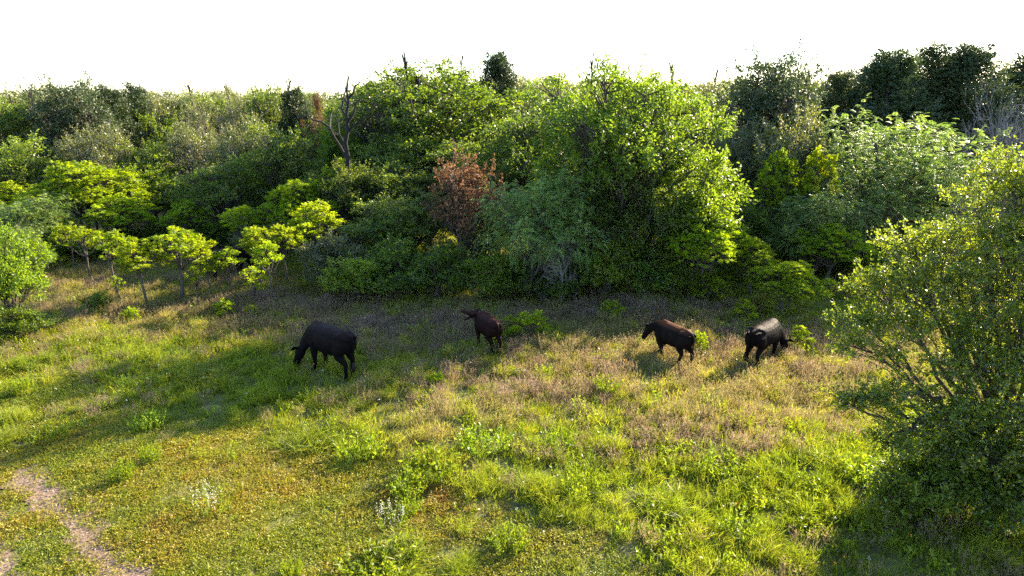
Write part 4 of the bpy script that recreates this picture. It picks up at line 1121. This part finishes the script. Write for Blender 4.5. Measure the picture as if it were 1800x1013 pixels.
def cow(px, py, heading, H, label, coatm, pose='graze', stride=(0, 0, 0, 0), yaw=0.0, tag_side=None, girth=1.0, tail_sw=0.0, name='cow', cat='cow', group='cattle in the pasture'):
    x, y = ground(px, py)
    sc = H / 1.35
    t = thing(name, label, cat, (x, y, float(hgt(x, y))), math.atan2(heading[1], heading[0]), (sc, sc, sc), group)
    bm = bmesh.new()
    # barrel: rump -> chest
    st = [(-0.86, 1.06, .07, .08), (-0.80, 1.05, .17, .18), (-0.70, 1.00, .25, .27), (-0.52, .98, .285, .315), (-0.30, .945, .315, .355), (-0.05, .925, .34, .385), (0.20, .93, .335, .385),
          (0.42, .96, .295, .375), (0.58, .97, .25, .345), (0.72, .96, .19, .27), (0.80, .95, .10, .16)]
    loft(bm, [(s[0], 0, s[1]) for s in st], [s[2] * girth for s in st], [s[3] * (0.5 + 0.5 * girth) for s in st], n=20)
    loft(bm, [(-0.84, 0, 1.18), (-0.6, 0, 1.255), (-0.45, 0, 1.265), (-0.2, 0, 1.25), (0.1, 0, 1.25), (0.38, 0, 1.30), (0.52, 0, 1.31), (0.68, 0, 1.22)], [.05, .09, .10, .08, .08, .09, .09, .06], [.05, .06, .06, .05, .05, .06, .06, .05], n=10)
    for sg in (-1, 1):   # hip bones, shoulders
        loft(bm, [(-0.56, sg * .08, 1.22), (-0.50, sg * .22, 1.20), (-0.46, sg * .285, 1.15)], [.08, .075, .035], [.07, .065, .035], side=(1, 0, 0), n=8)
        loft(bm, [(-0.50, sg * .24, 1.16), (-0.70, sg * .17, 1.15), (-0.87, sg * .11, 1.13)], [.05, .07, .05], [.05, .06, .05], n=8)
        loft(bm, [(0.56, sg * .10, 1.26), (0.58, sg * .215, 1.02), (0.55, sg * .215, 0.78), (0.50, sg * .19, .62)], [.08, .15, .15, .10], [.06, .07, .08, .06], side=(1, 0, 0), n=10)
    # neck and head
    cyw, syw = math.cos(yaw), math.sin(yaw)
    if pose == 'graze':
        nk = [(.50, 0, 1.06), (.76, 0.05 * syw, .95), (.98, .18 * syw, .70), (1.10, .30 * syw, .49)]; hp = np.array([1.13, .33 * syw, .46]); hd = np.array([.42 * cyw, .42 * syw, -.90])
    elif pose == 'walk':
        nk = [(.46, 0, 1.05), (.72, .06 * syw, 1.03), (.90, .16 * syw, 1.00), (.99, .24 * syw, .98)]; hp = np.array([1.03, .27 * syw, 1.00]); hd = np.array([.46 * cyw, .46 * syw, -.89])
    else:
        nk = [(.46, 0, 1.03), (.62, .08 * syw, 1.09), (.73, .18 * syw, 1.13), (.78, .26 * syw, 1.15)]; hp = np.array([.79, .30 * syw, 1.16]); hd = np.array([.99 * cyw, .99 * syw, .04])
    loft(bm, nk, [.19, .155, .12, .095], [.32, .24, .185, .13], n=14)
    hd = unit(hd); sd = np.array([-syw, cyw, 0.0]); hu = np.cross(hd, sd)
    if hu @ np.array([0.3, 0, 1]) < 0: hu = -hu
    def hpt(l, v=0.0, w=0.0): return hp + hd * l + hu * v + sd * w
    if pose != 'call':
        hs = [(-.11, .06, .06), (-.05, .115, .12), (.06, .135, .145), (.18, .128, .14), (.30, .098, .118), (.41, .085, .098), (.48, .094, .098), (.55, .086, .084), (.59, .05, .05)]
        loft(bm, [hpt(l) for l, _, _ in hs], [q[1] for q in hs], [q[2] for q in hs], side=sd, n=14)
    else:
        hs = [(-.11, .06, .06), (-.05, .115, .12), (.06, .135, .135), (.18, .12, .11), (.30, .09, .075), (.41, .08, .063), (.49, .085, .066), (.55, .055, .045)]
        loft(bm, [hpt(l, 0.03 + 0.10 * max(l - .1, 0)) for l, _, _ in hs], [q[1] for q in hs], [q[2] for q in hs], side=sd, n=14)
        jd = unit(hd * 0.84 - hu * 0.54); j0 = hpt(.06, -.06)
        loft(bm, [j0 + jd * l for l in (-.05, .08, .2, .32, .39, .42)], [.08, .085, .06, .048, .045, .02], [.07, .06, .042, .032, .03, .015], side=sd, n=10)
    for sg in (-1, 1):   # ears, held out sideways
        e0 = hpt(-.03, .09, sg * .09)
        loft(bm, [e0, e0 + sd * sg * .08 + hu * .03, e0 + sd * sg * .17 + hu * .05 - hd * .02, e0 + sd * sg * .25 + hu * .05 - hd * .03, e0 + sd * sg * .30 + hu * .05 - hd * .03], [.035, .062, .078, .055, .022], [.022, .022, .02, .019, .016], side=hd, n=10)
    # legs: (front near, front far, hind near, hind far) stride in metres
    feet = []
    for i, (sg, fr_) in enumerate(((1, 1), (-1, 1), (1, 0), (-1, 0))):
        s = stride[i]
        if fr_:
            P = [(.52, sg * .17, .80), (.53, sg * .17, .62), (.53 + .45 * s, sg * .16, .40), (.53 + .50 * s, sg * .155, .34), (.52 + .85 * s, sg * .15, .13), (.54 + s, sg * .15, .06), (.56 + s, sg * .15, 0.01)]
            A = [.11, .092, .062, .055, .042, .050, .056]; B = [.16, .12, .072, .06, .046, .058, .068]
        else:
            P = [(-.55, sg * .17, 1.02), (-.50, sg * .19, .80), (-.50 + .2 * s, sg * .185, .62), (-.66 + .5 * s, sg * .165, .47), (-.67 + .6 * s, sg * .16, .40), (-.64 + .9 * s, sg * .155, .14), (-.62 + s, sg * .15, .06), (-.60 + s, sg * .15, .01)]
            A = [.13, .13, .095, .058, .05, .042, .050, .056]; B = [.24, .21, .14, .075, .062, .048, .058, .068]
        loft(bm, P, [q * 1.12 for q in A], [q * 1.12 for q in B], n=12); feet.append(P[-1])
    # dewlap, belly, tail
    loft(bm, [(.45, 0, .64), (.66, 0, .66), (.78, 0, .80)], [.07, .06, .04], [.08, .09, .07], n=8)
    loft(bm, [(-.84, 0, 1.17), (-.90, .01, 1.10), (-.925, .02 + .2 * tail_sw, .85), (-.915, .03 + .6 * tail_sw, .62), (-.90, .03 + tail_sw, .45)], [.04, .035, .028, .024, .022], [.04, .035, .028, .024, .022], n=8)
    body = link('body', finish(bm, 'body', M[coatm], 0.018, 4), t)
    # parts
    b2 = bmesh.new(); loft(b2, [(-.905, .03 + tail_sw * .9, .52), (-.90, .03 + tail_sw, .44), (-.895, .03 + 1.1 * tail_sw, .34), (-.89, .03 + 1.15 * tail_sw, .22)], [.022, .045, .05, .008], [.022, .045, .05, .008], n=8)
    link('tail_tuft', finish(b2, 'tail_tuft', M['hair']), t)
    for f in feet:
        b3 = bmesh.new(); loft(b3, [(f[0], f[1], .075), (f[0] + .01, f[1], .03), (f[0] + .02, f[1], -.005)], [.054, .060, .064], [.062, .070, .078], n=10)
        link('hoof', finish(b3, 'hoof', M['horn']), t)
    for sg in (-1, 1):
        b4 = bmesh.new(); bmesh.ops.create_icosphere(b4, subdivisions=2, radius=.024)
        e = link('eye', finish(b4, 'eye', M['eye']), t, tuple(hpt(.16, .055, sg * .118)))
        b5 = bmesh.new(); bmesh.ops.create_icosphere(b5, subdivisions=1, radius=.014)
        link('nostril', finish(b5, 'nostril', M['eye']), t, tuple(hpt(.535 if pose != 'call' else .525, .03 if pose != 'call' else .10, sg * .035)))
    if pose == 'call':
        b6 = bmesh.new(); loft(b6, [hpt(.1, -.03), hpt(.2, -.055), hpt(.3, -.085), hpt(.36, -.10)], [.05, .045, .035, .012], [.03, .02, .016, .008], side=sd, n=8)
        link('tongue', finish(b6, 'tongue', M['mouth']), t)
    if tag_side:
        b7 = bmesh.new(); p = hpt(.0, .10, tag_side * .27)
        loft(b7, [p + hd * .02 + hu * .035, p + hd * .05 + hu * .04, p + hd * .13 + hu * .045, p + hd * .15 + hu * .045], [.022, .045, .050, .040], [.006, .006, .006, .006], side=sd * 0.8 + hu * 0.3, n=8)
        link('ear_tag', finish(b7, 'ear_tag', M['tag_yellow']), t)
    return t

cow(586, 655, (-0.80, 0.60), 1.50, 'large black cow grazing in the tree shadow, yellow tag in its ear', 'coat_black', 'graze', (0.05, -0.06, -0.10, 0.06), 0.45, 1, 1.09)
cow(858, 613, (-0.46, 0.89), 1.16, 'dark red brown calf calling with open mouth in the shade', 'coat_red', 'call', (0.02, -0.04, 0.03, -0.05), 0.75, None, 1.10, name='calf', cat='calf')
cow(1182, 634, (-0.52, 0.85), 1.22, 'black cow with reddish brown back walking left', 'coat_brownback', 'walk', (-0.20, 0.22, 0.22, -0.12), 0.5, None, 1.06)
cow(1338, 636, (0.72, 0.69), 1.32, 'dark cow grazing with its head to the right, rightmost of the herd', 'coat_black', 'graze', (0.06, -0.04, -0.05, 0.05), -0.5, None, 1.05, 0.10)
cow(403, 488, (0.62, 0.78), 1.40, 'black cow half hidden behind the front row saplings', 'coat_black', 'graze', (0.05, -0.06, 0.04, -0.04), 0.0, None, 1.12)
